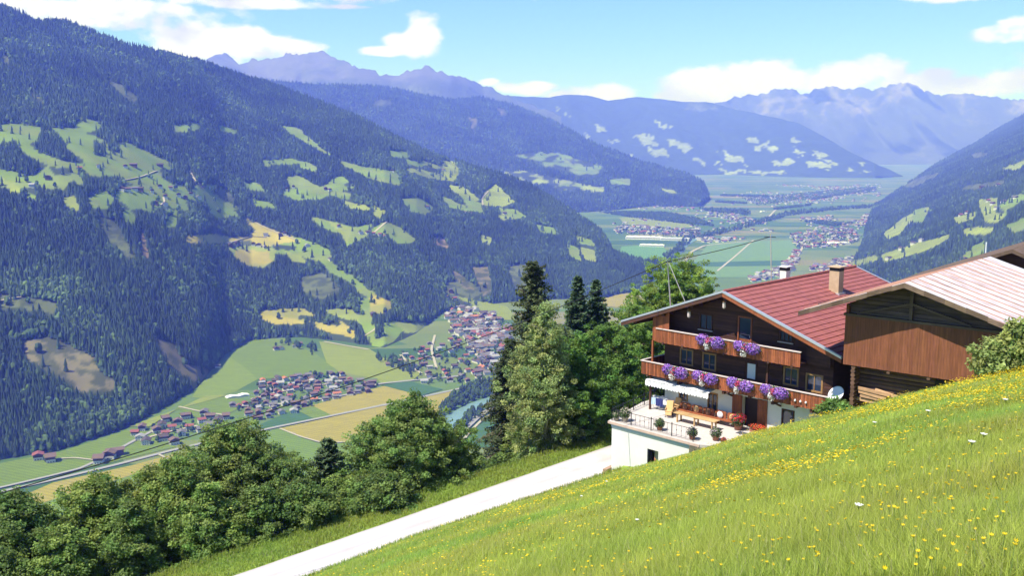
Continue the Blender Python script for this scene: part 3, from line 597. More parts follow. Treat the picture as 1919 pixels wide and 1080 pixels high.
def put_house(x, y, z, place, group, wts=(3, 5, 6, .7, 4, 3), rz=None, name='village_house', cat='house', sc_=1.05):
    global nhouse
    ri, me = random.choices(PROTO, weights=[wts[p[0]] for p in PROTO])[0]
    o = bpy.data.objects.new(name, me); C.objects.link(o); o.location = (x, y, z); o.rotation_euler = (0, 0, rz if rz is not None else random.choice((0.35, 0.35+pi/2))+random.uniform(-.25, .25)); o.scale = (sc_,)*3
    tag(o, f'{"small" if cat=="house" else "lone"} {ROOFS[ri][0]} roofed {name.replace("_"," ")} {place}', cat, group); nhouse += 1
V1 = [(482,716),(560,706),(640,700),(662,714),(715,722),(700,734),(640,745),(560,772),(500,790),(440,782),(425,762),(478,752)]
for q in scatter(V1, 98, 16.5): put_house(q[0], q[1], VZ, 'in the long village among the tan fields', 'houses of the long village')
for q in scatter([(250,812),(310,790),(335,782),(400,775),(425,785),(400,800),(330,838),(262,832)], 22, 26): put_house(q[0], q[1], VZ, 'in the hamlet beside the country road', 'houses of the roadside hamlet', (3,6,3,0,4,1), sc_=1.25)
for u, v in [(72,862),(95,866),(186,868),(205,860),(216,854)]:
    p = pv(u, v); put_house(p[0], p[1], VZ, 'standing alone in the meadow at the lower left', 'farms at the lower left', (4,3,0,0,1,0), sc_=1.5)
for u, v in [(517,657),(527,656),(553,652),(562,648),(408,690)]:
    p = pv(u, v); put_house(p[0], p[1], VZ, 'on the dark green meadow below the forest', 'farms on the dark green meadow', (0,1,5,0,3,0))
V2 = [(848,600),(900,590),(955,605),(955,715),(880,722),(800,725),(770,700),(722,690),(760,660),(800,640),(842,650)]
for q in scatter(V2, 100, 24): put_house(q[0], q[1], VZ, 'in the large village behind the tall spruce', 'houses of the large village', (3,4,6,.5,3,4))
for u, v in [(250,312),(185,314),(235,314),(300,312),(90,335),(205,345),(228,357),(240,358),(252,356),(262,357),(285,360),(300,352),(320,355),(335,368),(348,372),(358,366),(372,372),(292,383),(310,370),(60,350),(150,318),(310,385)]:
    p = L1.P(np.array([float(u)]), np.array([float(v)]))[0]; put_house(p[0], p[1], p[2]-.5, 'on the upper pasture of the mountainside', 'farms on the upper pasture', (3,4,3,0,6,1), name='mountain_farm', cat='farmhouse', sc_=1.2)
for u, v in [(515,355),(525,357),(537,356),(550,352),(610,355),(618,358),(430,458),(445,458),(432,462),(475,460),(496,465),(525,442),(534,440),(498,442),(485,462),(576,462),(620,488),(690,438),(700,440),(712,442),(722,446),(676,438),(635,426),(800,390),(830,393),(870,400),(880,402),(908,392),(915,396),(946,402),(735,322),(832,320),(700,592),(845,548),(838,560),(852,562)]:
    p = L1.P(np.array([float(u)]), np.array([float(v)]))[0]; put_house(p[0], p[1], p[2]-.5, 'in a clearing half way up the mountainside', 'farms in the middle clearings', (4,4,3,0,6,1), name='hillside_farm', cat='farmhouse', sc_=1.2)
for u, v in [(1757,385),(1752,388),(1735,384),(1690,468),(1712,458),(1728,452),(1800,405),(1812,400),(1852,378),(1860,384),(1868,392),(1880,380),(1790,496),(1806,490),(1772,502),(1765,498),(1902,372),(1665,486),(1840,352),(1870,348)]:
    p = R1.P(np.array([float(u)]), np.array([float(v)]))[0]; put_house(p[0], p[1], p[2]-.5, 'on the mountainside at the right', 'farms on the right mountainside', (4,4,3,0,4,3), name='hillside_farm', cat='farmhouse', sc_=1.35)
# say where in its village each house stands
GN = {'houses of the long village': 'the long village', 'houses of the roadside hamlet': 'the roadside hamlet', 'farms at the lower left': 'the lower left meadow', 'farms on the dark green meadow': 'the dark green meadow', 'houses of the large village': 'the large village', 'farms on the upper pasture': 'the upper pasture', 'farms in the middle clearings': 'the middle clearings', 'farms on the right mountainside': 'the right mountainside'}
for g, pl in GN.items():
    os_ = [o for o in C.objects if o.get('group') == g]; px = []
    for o in os_:
        x, y, z = o.location; d = y*cos(TH)-z*sin(TH); px.append((CU+F*x/d, CV-F*(y*sin(TH)+z*cos(TH))/d))
    us_ = sorted(p[0] for p in px)
    for o, (pu, pv2) in zip(os_, px):
        rk = us_.index(pu)/max(1, len(us_)-1); near = sorted(px, key=lambda q: abs(q[0]-pu))[:max(3, len(px)//6)]; r2 = sorted(q[1] for q in near).index(pv2)/max(1, len(near)-1) if (pu, pv2) in near else .5
        cw = ['far left end', 'left part', 'left of the middle', 'middle', 'right of the middle', 'right part', 'far right end'][min(6, int(rk*7))]; rw = ['upper edge', 'upper half', 'lower half', 'lower edge'][min(3, int(r2*4))]
        roof = o['label'].split(' roofed')[0].split(' ', 1)[1]; o['label'] = f'{roof} roofed house on the {rw}, {cw} of {pl}'
# beyond the nearest ~300: the distant towns as one mass each
def town(polys, mind, name, label, zf=None, sc2=1.2):
    m = MB()
    for pl, n in polys:
        for q in scatter(pl, n, mind, 9000):
            w = random.uniform(11, 17)*sc2; d = random.uniform(12, 24)*sc2; h = random.uniform(6, 9); rh = w*.22; a = .4+random.choice((0, pi/2))+random.uniform(-.3, .3)
            b = len(m.v); m2 = MB(); house_geo(m2, w, d, h, rh, wins=False)
            ca, sa = cos(a), sin(a); ri = random.choices(range(6), weights=(2.5, 4, 7, .8, 3, 6))[0]
            m.v += [(q[0]+x*ca-y*sa, q[1]+x*sa+y*ca, VZ+z) for x, y, z in m2.v]
            for f, mi in zip(m2.f, m2.m): m.f.append([i+b for i in f]); m.c.append((1,1,1)); m.m.append(0 if mi in (0, 3) else 7 if mi == 2 else 1+ri)
    o = m.build(name, [M_WALL]+M_ROOFS+[M_TIMB]); tag(o, label, None, None, 'stuff')
town([([(835,580),(860,566),(925,590),(955,600),(950,640),(900,650),(860,630),(840,610)],70),([(880,620),(955,610),(955,700),(880,710)],60)], 17, 'village_core', 'densely built grey and red roofed core of the large village')
town([([(1340,362),(1500,355),(1650,345),(1650,372),(1500,392),(1360,384)],110),([(1150,415),(1330,400),(1480,430),(1330,450),(1150,432)],40),([(1155,425),(1190,422),(1310,432),(1312,446),(1240,440),(1150,438)],110),([(1300,448),(1340,444),(1405,448),(1330,458)],30),([(1480,440),(1540,425),(1600,430),(1612,455),(1560,465),(1495,468)],130),([(1462,500),(1490,470),(1500,475),(1482,515),(1410,530),(1405,522)],60),
      ([(1315,395),(1380,402),(1440,420),(1400,425),(1330,408)],60),([(1390,372),(1480,362),(1560,368),(1640,350),(1642,360),(1540,380),(1420,386)],120),([(1430,345),(1560,350),(1640,345),(1560,358)],90),([(1560,425),(1610,410),(1640,395),(1645,402),(1612,430)],40),([(1180,385),(1300,390),(1310,396),(1200,392)],20),([(1500,505),(1580,485),(1620,478),(1600,500),(1540,512)],40),([(1500,410),(1560,405),(1580,420),(1510,425)],30)], 22, 'distant_towns', 'distant towns spread over the far valley floor')
m = MB()
for (u, v, w, d, h) in []: pass
M_HALL = mat('white hall', (.8, .8, .8), .7, .03, .1); M_HALLR = mat('grey hall roof', (.5, .5, .53), .6, .05, .1)
for (u, v, w, d, h, rz, lb) in [(1207,448,190,60,12,-.25,'long white factory hall beyond the green field'),(1265,450,150,70,10,-.25,'grey flat roofed factory hall beside the white one'),(1222,462,120,40,9,-.25,'lower pale factory hall in front of the others'),(1570,458,110,50,9,.1,'pale hall at the edge of the distant town'),
      (445,744,46,14,2.5,.6,'pale low greenhouse beside the long village'),(1430,398,40,25,9,.2,'small white hall alone on the far fields')]:
    p = pv(u, v); o = empty('industrial_hall', lb, 'hall', p, rz)
    b = MB(); b.box(-w/2, w/2, -d/2, d/2, -1, h); b.build('wall', M_HALL, o)
    b = MB(); 
    nseg = max(2, int(w/30))
    for k in range(nseg): x0 = -w/2+k*w/nseg; b.slab([(x0, h+.05), (x0+w/nseg, h+.05), (x0+w/nseg/2, h+2.2)], -d/2-.5, d/2+.5)
    b.build('roof', M_HALLR if 'grey' in lb else M_HALL, o)
    b = MB(); b.box(-w/2+3, w/2-3, -d/2-.2, -d/2-.1, h*.45, h*.7); b.build('window_band', M_GLZ, o)
# ------------------------------------------------------------------ the near hillside: meadow, bench with the gravel road, steep drop to the valley
KC = 1.6
EU = [(-500,1485,41),(300,1190,46),(600,1080,51),(760,1014,56),(960,947,61),(1165,884,67.5),(1235,866,66),(1300,850,64),(1400,816,61.5),(1530,785,59.5),(1605,768,57),(1700,742,55),(1790,721,52.5),(1919,697,50),(2400,610,45)]
Ev = interp([(p[0], p[1]) for p in EU]); Ey = interp([(p[0], p[2]) for p in EU])
def line3(A, B):
    A = np.array(A); B = np.array(B)
    def f(u):
        a, c = ray(u, 600)  # a depends on v slightly: iterate
        t = .5
        for _ in range(6):
            P = A+(B-A)*t; v = CV-F*(P[1]*sin(TH)+P[2]*cos(TH))/(P[1]*cos(TH)-P[2]*sin(TH)); a, c = ray(u, v)
            t = (a*A[1]-A[0])/((B-A)[0]-a*(B-A)[1])
        return A+(B-A)*t
    return f
RN = line3(at(600,1080,53), at(1165,882,74.2)); RF_ = line3(at(440,1080,53.4), at(1160,830,81.2)); RV = line3(at(300,1085,54.5), at(1165,808,84))
GR2 = interp([(1165,0),(1300,0),(2400,0)])
def groundrows(u):
    rows = []
    aE, cE = ray(u, float(Ev(u))); Ye = float(Ey(u)); E = np.array([aE*Ye, Ye, cE*Ye])
    aB = aE
    rows.append(E)
    if u <= 1165: n, f, v = RN(u), RF_(u), RV(u)
    else:
        k = np.interp(u, [1165,1300,1400,1530,1605,1700,1790,1919,2400], [0,1,2,3,4,5,6,7,8])
        Yn = np.interp(u, [1165,1300,1400,1530,1605,1700,1790,1919,2400], [74.2,66.6,63.5,62,60,58.5,56,53,47]); zn = np.interp(u, [1165,1300,1400,1530,1605,1700,1790,1919,2400], [-24.9,-24.3,-23.2,-22,-18.6,-16.8,-15.3,-13.6,-8.5])
        Yf = np.interp(u, [1165,1300,1600,2400], [81.3,95,100,100]); zf = np.interp(u, [1165,1300,1600,1919,2400], [-24.95,-25,-24.5,-23,-18])
        n = np.array([aE*Yn, Yn, zn]); f = np.array([aE*Yf, Yf, zf]); v = f+np.array([aE*3, 3, -.5])
    rows += [n, f, v]
    for dy, dz in ((4, -2.2), (10, -6.5), (25, -17), (60, -38), (150, -90), (400, -225)):
        q = v.copy(); q[0] += aE*dy-.0*dy; q[1] += dy; q[2] += dz; rows.append(q)
    Yv = 1150.; rows.append(np.array([aE*Yv, Yv, VZ-8]))
    return rows
us = list(np.arange(-500, 2401, 12)); cols_ = [groundrows(float(u)) for u in us]
def meadow_z(a, Y, u):
    pass
R = np.array(cols_)                      # nu x nrows x 3
def hill_rows():
    out = []
    aE = R[:, 0, 0]/R[:, 0, 1]
    for t in (0.0, .02, .05, .08, .12, .16, .2, .25, .3, .36, .42, .5, .58, .66, .74, .82, .9, .96, 1.):
        Y = R[:, 0, 1]*t; ce = R[:, 0, 2]/R[:, 0, 1]
        z = ce*Y-KC*(1-t); X = aE*Y
        k = sin(pi*t)
        z = z+k*.10*fbm(X/2.2, Y/2.2, 3, 5)
        out.append(np.stack([X, Y, z], 1))
    for i in range(1, R.shape[1]):
        A = R[:, i-1]; B = R[:, i]; n = {1: 3, 2: 4, 3: 2}.get(i, 4)
        for k in range(1, n+1):
            t = k/n; Q = A*(1-t)+B*t
            if i == 1 and k < n: Q[:, 2] += np.where(np.array(us) < 800, .25, -.45)*sin(pi*t)
            if i > 3: Q[:, 2] += .6*fbm(Q[:, 0]/6, Q[:, 1]/6, 3, 6)*min(1, (i-3)/2)
            out.append(Q)
    return np.array(out)
HR = hill_rows()
M_HILL = mat('meadow soil and grass', (1, 1, 1), .95, .16, .9, bump=.05, bscale=12, spec=.1)
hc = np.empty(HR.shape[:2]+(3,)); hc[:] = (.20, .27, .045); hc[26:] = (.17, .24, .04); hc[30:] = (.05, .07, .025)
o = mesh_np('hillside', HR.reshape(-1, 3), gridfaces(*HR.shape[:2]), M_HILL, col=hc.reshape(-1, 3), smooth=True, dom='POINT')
tag(o, 'steep flowering alpine meadow sloping down to the farmhouse', kind='structure')
# ground behind and beside the camera, so the slope goes on uphill
Vb = [(-60,-40,-1.6-.258*60+.339*40),(60,-40,-1.6+.258*60+.339*40),(R[-1,0,0]*.0+60,0,-1.6+.258*60),(0,0,-1.62),(-60,0,-1.6-.258*60)]
m = MB(); m.add(Vb, [(0,1,3),(1,2,3),(0,3,4)], (.16,.22,.035)); o = m.build('upper_meadow', M_HILL); tag(o, 'upper part of the alpine meadow behind the viewpoint', kind='structure')
# gravel road
def gravel(t, c, mp, tc):
    n = nd(t, 'ShaderNodeTexNoise'); n.inputs['Scale'].default_value = .35; n.inputs['Detail'].default_value = 6; t.links.new(tc.outputs['Object'], n.inputs[0])
    f = mth(t, 'MULTIPLY', mth(t, 'SUBTRACT', n.outputs[0], .5), 3., clamp=True); return mixc(t, f, c, (.42, .38, .35))
M_GRAVEL = mat('pale gravel', (.56, .51, .50), .95, .10, 14, bump=.02, bscale=40, extra=gravel, detail=8)
rows = []
for t in np.linspace(.02, .98, 9):
    rr = []
    for u in np.arange(-400, 1290, 10):
        A = RN(min(u, 1400)); B = RF_(min(u, 1400)); q = A*(1-t)+B*t; q[2] += .05+.05*sin(pi*t)+.02*float(fbm(np.array([q[0]/1.5]), np.array([q[1]/1.5]), 2, 8)[0])
        rr.append(q)
    rows.append(rr)
rr = np.array(rows); cc = np.ones(rr.shape); 
for k, t in enumerate(np.linspace(.02, .98, 9)):
    s = .72 if k in (0, 8) else (.84 if k == 4 else 1.0); cc[k] = s*(.93+.14*vn(rr[k][:, 0]/1.3, rr[k][:, 1]/1.3, 4))[:, None]
o = mesh_np('gravel_road', rr.reshape(-1, 3), gridfaces(*rr.shape[:2]), M_GRAVEL, col=cc.reshape(-1, 3), smooth=True, dom='POINT'); tag(o, 'pale gravel farm road running along the slope to the farmhouse', kind='structure')
# ------------------------------------------------------------------ near trees
M_LEAF = mat('broad leaves', (1.18, 1.3, 1.1), .6, .08, .8, spec=.25, trans=.4); M_NEEDLE = mat('needles', (1, 1, 1), .7, .08, .8, spec=.2, trans=.1)
M_BARK = mat('bark', (.16, .12, .085), .95, .2, 3, bump=.03, stretch=(4, 4, .8)); M_BIRCH = mat('birch bark', (.5, .47, .42), .9, .25, 3, stretch=(1, 1, 4))
HRT = HR.reshape(-1, 3)
def ground_z(x, y):
    d = (HRT[:, 0]-x)**2+(HRT[:, 1]-y)**2; i = np.argpartition(d, 4)[:4]; w = 1/(d[i]+.01); return float((HRT[i, 2]*w).sum()/w.sum())
def quads(C_, N_, up, w, h):
    # C_ centres, N_ normals, up hints -> leaf quads
    N_ = N_/np.linalg.norm(N_, axis=1)[:, None]; T_ = np.cross(N_, up); T_ /= np.linalg.norm(T_, axis=1)[:, None]+1e-6; B_ = np.cross(T_, N_)
    w = w[:, None]; h = h[:, None]
    V = np.stack([C_-B_*h, C_+T_*w-B_*h*.1, C_+B_*h, C_-T_*w-B_*h*.1], 1)
    n = len(C_); return V.reshape(-1, 3), np.arange(4*n).reshape(n, 4)
def broadleaf(name, label, x, y, zb, H, wid, colr, cat='tree', group=None, nlobe=26, leaf=.125, dens=1., trunk=M_BARK, seed=0, low=.12, fork=None, topw=.55):
    rg = np.random.default_rng(seed+1000); o = empty(name, label, cat, (x, y, zb), rg.uniform(0, 6), group)
    r0 = wid/2; t = MB(); lean = rg.normal(0, .03, 2); top = np.array([lean[0]*H, lean[1]*H, H*.82])
    t.tube([(0,0,-1.2),(0,0,0),tuple(top*.35),tuple(top*.7),tuple(top)], [H*.03,H*.024,H*.018,H*.011,.03], 8)
    lobes = []
    for i in range(nlobe):
        zf = low+(1-low-.08)*((i+.5)/nlobe); prof = (sin(pi*min(1, (zf*.92+.12)))**.55) * (1 if zf < .6 else 1-(zf-.6)*(1-topw)/.4)
        an = i*2.4+rg.uniform(-.4, .4); rr = r0*prof*rg.uniform(.35, .85)
        c = np.array([cos(an)*rr, sin(an)*rr, H*zf]); R_ = r0*prof*rg.uniform(.26, .46)+.3; lobes.append((c, R_))
        st = np.array([lean[0]*H*zf*.7, lean[1]*H*zf*.7, max(H*zf-rr*.9, .5)]); mid = (st+c)/2+np.array([0, 0, -.15*rr])
        t.tube([tuple(st), tuple(mid), tuple(c)], [H*.009, H*.006, .02], 5)
        for q in range(3):
            d = rg.normal(0, 1, 3); d /= np.linalg.norm(d); t.tube([tuple(mid), tuple(c+d*R_*.8)], [.035, .012], 4)
    lobes.append((np.array([lean[0]*H, lean[1]*H, H*.93-r0*.22]), r0*.34*topw/.55))
    t.build('trunk', trunk, o)
    Cs = []; Ns = []; Col = []
    for c, R_ in lobes:
        ncl = max(10, int(dens*21*R_**2)); d = rg.normal(0, 1, (ncl, 3)); d[:, 2] += .12; d /= np.linalg.norm(d, axis=1)[:, None]
        cl = c+d*(R_*rg.uniform(.4, 1.6, ncl)[:, None])*np.array([1, 1, .82])
        tint = rg.uniform(.62, 1.32, ncl)
        for k in range(ncl):
            n = int(52+rg.integers(0, 36)); s = rg.uniform(.28, .55)
            p = rg.normal(0, 1, (n, 3)); p /= np.linalg.norm(p, axis=1)[:, None]; p *= (s*rg.random(n)[:, None]**.45)*np.array([1.15, 1.15, .75])
            Cs.append(cl[k]+p); nn = d[k]*.6+rg.normal(0, .6, (n, 3)); nn[:, 2] += .5; Ns.append(nn)
            g = np.array(colr)*tint[k]*rg.uniform(.75, 1.25, (n, 1)); g[:, 0] *= rg.uniform(.85, 1.2); Col.append(g)
    Cn = np.concatenate(Cs); Nn = np.concatenate(Ns); Cc = np.concatenate(Col); n = len(Cn)
    keep = Cn[:, 2] > .15; Cn, Nn, Cc = Cn[keep], Nn[keep], Cc[keep]; n = len(Cn)
    V, Fq = quads(Cn, Nn, rg.normal(0, 1, (n, 3)), leaf*rg.uniform(.35, .65, n), leaf*rg.uniform(.6, 1.1, n))
    mesh_np('crown', V, Fq, M_LEAF, o, col=Cc); return o
def conifer(name, label, x, y, zb, H, wid, colr, seed=0, sparse=1., droop=.35, group=None, low=.04, shape=1.0, cat='tree', irr=.15, nb=9):
    rg = np.random.default_rng(seed+2000); o = empty(name, label, cat, (x, y, zb), rg.uniform(0, 6), group); t = MB()
    t.tube([(0,0,-1.2),(0,0,0),(0,0,H*.5),(0,0,H*.98)], [H*.019,H*.016,H*.009,.02], 8)
    Cs = []; Ns = []; Col = []; Us = []; z = H*low
    while z < H*.985:
        f = 1-z/H; L = wid/2*(f**shape)*1.08+.18; k = int(nb*sparse) if f > .12 else 6; ph = rg.uniform(0, 6)
        for j in range(k):
            if rg.random() > .93*sparse+.1: continue
            an = ph+j*2*pi/k+rg.normal(0, .18); l = L*rg.uniform(1-irr*2, 1+irr); dr = droop*rg.uniform(.6, 1.4)*(.3+.7*min(1, f*2))
            d = np.array([cos(an), sin(an), 0]); 
            s = np.linspace(0, 1, 7); pth = d[None]*(s*l)[:, None]+np.array([0, 0, 1])[None]*(z+(.18*s-dr*s**1.6+.12*s**4)*l)[:, None]
            if l > .7: t.tube([tuple(pth[0]), tuple(pth[3]), tuple(pth[6])], [.05*l/3+.012, .03*l/3+.008, .006], 4)
            n = int(26*l+14); ss = rg.random(n)**.75; ix = ss*6; i0 = np.minimum(ix.astype(int), 5); fr = (ix-i0)[:, None]; c = pth[i0]*(1-fr)+pth[i0+1]*fr
            side = np.cross(d, (0, 0, 1)); sw = (.20+.24*(1-ss))*l*.55+.08
            off = rg.uniform(-1, 1, n)*sw; c = c+side[None]*off[:, None]+rg.normal(0, .05, (n, 3)); c[:, 2] -= np.abs(rg.normal(0, .13, n))*min(1., l*.5)+np.abs(off)*.25
            Cs.append(c); nn = rg.normal(0, .45, (n, 3)); nn[:, 2] += .9; Ns.append(nn); Us.append(np.repeat((d)[None], n, 0)+side[None]*np.sign(off)[:, None]*.7+rg.normal(0, .3, (n, 3)))
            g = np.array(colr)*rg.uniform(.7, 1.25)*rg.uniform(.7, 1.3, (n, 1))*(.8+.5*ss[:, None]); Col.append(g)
        z += max(.16, .34*sqrt(max(f, .05))*rg.uniform(.8, 1.2)/(.6+.4*sparse))
    t.build('trunk', M_BARK, o)
    Cn = np.concatenate(Cs); n = len(Cn); U_ = np.concatenate(Us); N_ = np.concatenate(Ns); T_ = np.cross(N_, U_)
    V, Fq = quads(Cn, N_, T_, rg.uniform(.05, .09, n), rg.uniform(.13, .26, n))
    # long axis along the twig
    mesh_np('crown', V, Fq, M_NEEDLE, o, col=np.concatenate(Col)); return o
def tree_at(u, vtop, Y, wpx, kind, name, label, colr, seed, zextra=0, **k):
    P = at(u, vtop, Y); zb = ground_z(P[0], P[1])-.2+zextra; H = P[2]-zb; wid = wpx*Y/F
    return (broadleaf if kind == 'b' else conifer)(name, label, P[0], P[1], zb, H, wid, colr, seed=seed, **k)
GL = (.17, .225, .06); GD = (.125, .175, .05); GB = (.20, .27, .06)
TREES = [
 (15,918,60,240,'b','broadleaf_tree','broad dark tree at the lower left corner of the photo',GD,{}),
 (105,985,58,130,'b','broadleaf_tree','low bushy tree between the corner tree and the next tall one',GL,{}),
 (175,885,64,220,'b','broadleaf_tree','round broadleaf tree second of the tall ones from the left',GL,{}),
 (290,866,66,210,'b','broadleaf_tree','olive green tree left of the tallest roadside tree',(.185,.22,.06),{}),
 (432,772,70,320,'b','broadleaf_tree','largest dense tree of the left roadside row, topping the village',(.165,.21,.065),dict(nlobe=32,topw=.4)),
 (338,842,64,150,'b','broadleaf_tree','tree in front of the left shoulder of the largest tree',GL,{}),
 (535,858,68,135,'b','broadleaf_tree','dark tree on the right shoulder of the largest roadside tree',GD,{}),
 (614,820,70,150,'c','spruce_tree','pointed dark young spruce between the two big broadleaf trees',(.07,.105,.045),dict(shape=.75,irr=.25)),
 (668,895,68,120,'b','broadleaf_tree','low tree right of the pointed young spruce',GL,{}),
 (765,738,74,225,'b','broadleaf_tree','big round ash tree with an open crown above the gravel road',(.15,.205,.06),dict(nlobe=30,topw=.5)),
 (720,900,66,100,'b','broadleaf_tree','bushy tree in front of the big round ash',GD,{}),
 (850,835,77,95,'b','broadleaf_tree','tree on the right flank of the big round ash',GL,{}),
 (915,888,82,60,'b','broadleaf_tree','small bright tree below the tall drooping spruce',GB,{}),
 (566,905,63.5,105,'b','broadleaf_tree','narrow dark tree just left of the young spruce foot',GD,dict(topw=.35,low=.02,nlobe=26)),  # darker leaf colour paints in the shade below the overhanging crowns
 (480,915,62,110,'b','broadleaf_tree','narrow shadowy tree in front of the foot of the largest tree',GD,dict(topw=.35,low=.02,nlobe=26)),  # crown shade put into the leaf colour here too
 (385,905,61,115,'b','broadleaf_tree','upright tree in front of the left side of the largest tree',GL,dict(topw=.3,low=.02,nlobe=26)),
 (243,930,60,110,'b','broadleaf_tree','upright dark tree in front of the olive green tree',GD,dict(topw=.35,low=.02,nlobe=26)),  # dark leaves again stand in for shade under the crowns
 (1000,484,92,165,'c','spruce_tree','very tall ragged spruce rising above the birch',(.075,.095,.04),dict(sparse=.72,irr=.3,shape=.55,droop=.15,low=.3)),
 (958,632,90,150,'c','spruce_tree','dark drooping spruce with heavy branches at the road edge',(.055,.075,.032),dict(irr=.28,shape=.62,droop=.5)),
 (1018,548,80.5,118,'b','birch_tree','pale olive birch between the drooping spruce and the bright tree',(.26,.29,.12),dict(trunk=M_BIRCH,nlobe=40,leaf=.11,topw=.35,low=.03)),
 (1083,512,102,200,'c','spruce_tree','left of the two dark pointed spruces beside the farmhouse tree',(.07,.115,.055),dict(irr=.35,droop=.3,sparse=.9,shape=.9,nb=10)),
 (1117,518,104,185,'c','spruce_tree','right of the two dark pointed spruces beside the farmhouse tree',(.07,.115,.055),dict(irr=.35,droop=.3,sparse=.9,shape=.9,nb=10)),
 (1082,618,84,150,'b','broadleaf_tree','bright green tree standing in front of the twin spruces',(.13,.215,.05),dict(nlobe=32,topw=.5)),
 (1010,760,84,100,'b','broadleaf_tree','low green tree at the foot of the birch',GL,{}),
 (1150,590,92,150,'b','broadleaf_tree','leafy tree left of the farmhouse balcony',(.13,.205,.05),dict(nlobe=26)),
 (1275,476,112,290,'b','broadleaf_tree','round yellow green tree rising behind the farmhouse roof',(.19,.26,.055),dict(nlobe=28)),
 (1200,555,104,170,'b','broadleaf_tree','leafy tree behind the left eave of the farmhouse',(.16,.235,.055),dict(nlobe=24)),
 (1120,740,86,110,'b','broadleaf_tree','low bushy tree beside the end of the gravel road',(.13,.2,.05),{}),
 (945,850,84,70,'b','broadleaf_tree','dark undergrowth tree below the drooping spruce',GD,{}),
]
for i, (u, v, Y, w, k, nm, lb, cc, kw) in enumerate(TREES): tree_at(u, v, Y, w, k, nm, lb, cc, i, **kw)
for i, (u, v, Y, wpx, H, cc, lb) in enumerate([(1568,766,58.5,34,1.0,(.15,.22,.06),'small bright green elder bush below the satellite dish'),(1880,640,51,70,2.3,(.26,.28,.1),'pale green bush hiding the right end of the barn boards'),(1925,625,50.5,75,2.9,(.22,.25,.08),'larger bush at the right edge beside the barn'),(1155,800,83,50,2.2,(.19,.26,.055),'small bush at the left corner of the terrace'),(1065,868,82,60,1.8,(.12,.18,.04),'low bush on the grass verge of the gravel road')]):
    P = at(u, v, Y); zb = P[2]-H*.5 if Y > 70 else float(at(u, float(Ev(u)), Y)[2])-.4
    broadleaf('bush', lb, P[0], P[1], zb, H, wpx*Y/F, cc, cat='bush', nlobe=9, leaf=.13, dens=3., seed=60+i, low=.05, topw=.9)
# ------------------------------------------------------------------ farmhouse (local frame: x to the right along the gable front, y into the house, heights as world z)
HA = radians(-45.5); hex_ = np.array([cos(HA), sin(HA)]); hey = np.array([-sin(HA), cos(HA)])
HO = np.array([16.998, 72.192]); HB = -21.5
def h2w(x, y, z, O=HO, A=HA): return (O[0]+x*cos(A)-y*sin(A), O[1]+x*sin(A)+y*cos(A), z)
def hpl(u, v, y, O=HO, A=HA):      # point of the plane y = const seen at a photo pixel -> local x, z
    ex = (cos(A), sin(A)); ey = (-sin(A), cos(A)); a, c = ray(u, v); Y = (y+O[0]*ey[0]+O[1]*ey[1])/(a*ey[0]+ey[1])
    return (a*Y-O[0])*ex[0]+(Y-O[1])*ex[1], c*Y
def boards_tex(sc_, vert=True):
    def f(t, c, mp, tc):
        n = nd(t, 'ShaderNodeTexNoise'); m2 = nd(t, 'ShaderNodeMapping'); m2.inputs['Scale'].default_value = (9, 9, .7) if vert else (.6, .6, 11)
        t.links.new(tc.outputs['Object'], m2.inputs[0]); t.links.new(m2.outputs[0], n.inputs[0]); n.inputs['Scale'].default_value = sc_; n.inputs['Detail'].default_value = 6
        f_ = mth(t, 'ADD', .45, mth(t, 'MULTIPLY', n.outputs[0], 1.1)); cv = nd(t, 'ShaderNodeCombineXYZ')
        for i in range(3): t.links.new(f_, cv.inputs[i])
        return mixc(t, 1., c, cv.outputs[0], 'MULTIPLY')
    return f
M_PLASTER = mat('white plaster', (.66, .64, .60), .9, .05, .8, bump=.01, bscale=20)
M_DARKT = mat('dark weathered timber', (.085, .038, .026), .85, .15, 2, extra=boards_tex(1.2, False), bump=.01)
M_BALC = mat('orange brown balcony boards', (.26, .08, .033), .7, .22, 2.5, extra=boards_tex(1.3, True), bump=.008)
M_BARN = mat('brown barn boards', (.20, .072, .035), .8, .1, 1.2, extra=boards_tex(1.4, True), bump=.008)
M_OLDW = mat('old grey brown timber', (.13, .085, .06), .9, .22, 2, extra=boards_tex(1.2, False), bump=.02)
M_LOG = mat('weathered logs', (.14, .078, .05), .9, .25, 1.5, extra=boards_tex(1., False), bump=.02)
M_TILE = mat('red roof tiles', (.30, .095, .085), .65, .1, 1.2, bump=.0, spec=.35)
M_RAIL = mat('pale painted rail', (.60, .50, .47), .6, .06, 3)
M_METAL = mat('bright roof flashing', (.62, .62, .66), .35, .05, 2, metal=.6)
M_FRAME = mat('honey brown window frame', (.33, .18, .07), .6, .12, 5)
M_GLASS = mat('window glass', (.03, .045, .08), .04, .02, 1, spec=.9)
M_WHITE = mat('white fabric', (.75, .75, .76), .8, .03, 5); M_IRON = mat('dark iron', (.035, .035, .045), .5, .1, 8, metal=.5)
M_DOOR = mat('dark inner wood and doorway shade', (.05, .03, .022), .7, .2, 4); M_PAVE = mat('pale terrace concrete', (.50, .45, .41), .9, .08, 1.5, bump=.006, bscale=18)
M_CHIM = mat('sandy chimney masonry', (.46, .33, .21), .9, .14, 3, bump=.015, bscale=14); M_SOOT_SHADE = mat('chimney soot and opening shade', (.03, .03, .03), .9, .1, 4)
Hs = empty('farmhouse', 'alpine farmhouse with red tiled roof, white ground floor and dark timber storeys', 'house', (HO[0], HO[1], HB), HA)
ZR = -10.97; SL = .366
def rz(x, off=0): return ZR-SL*abs(x)-off
XL, XR, YB = -6.35, 8.2, 20.5
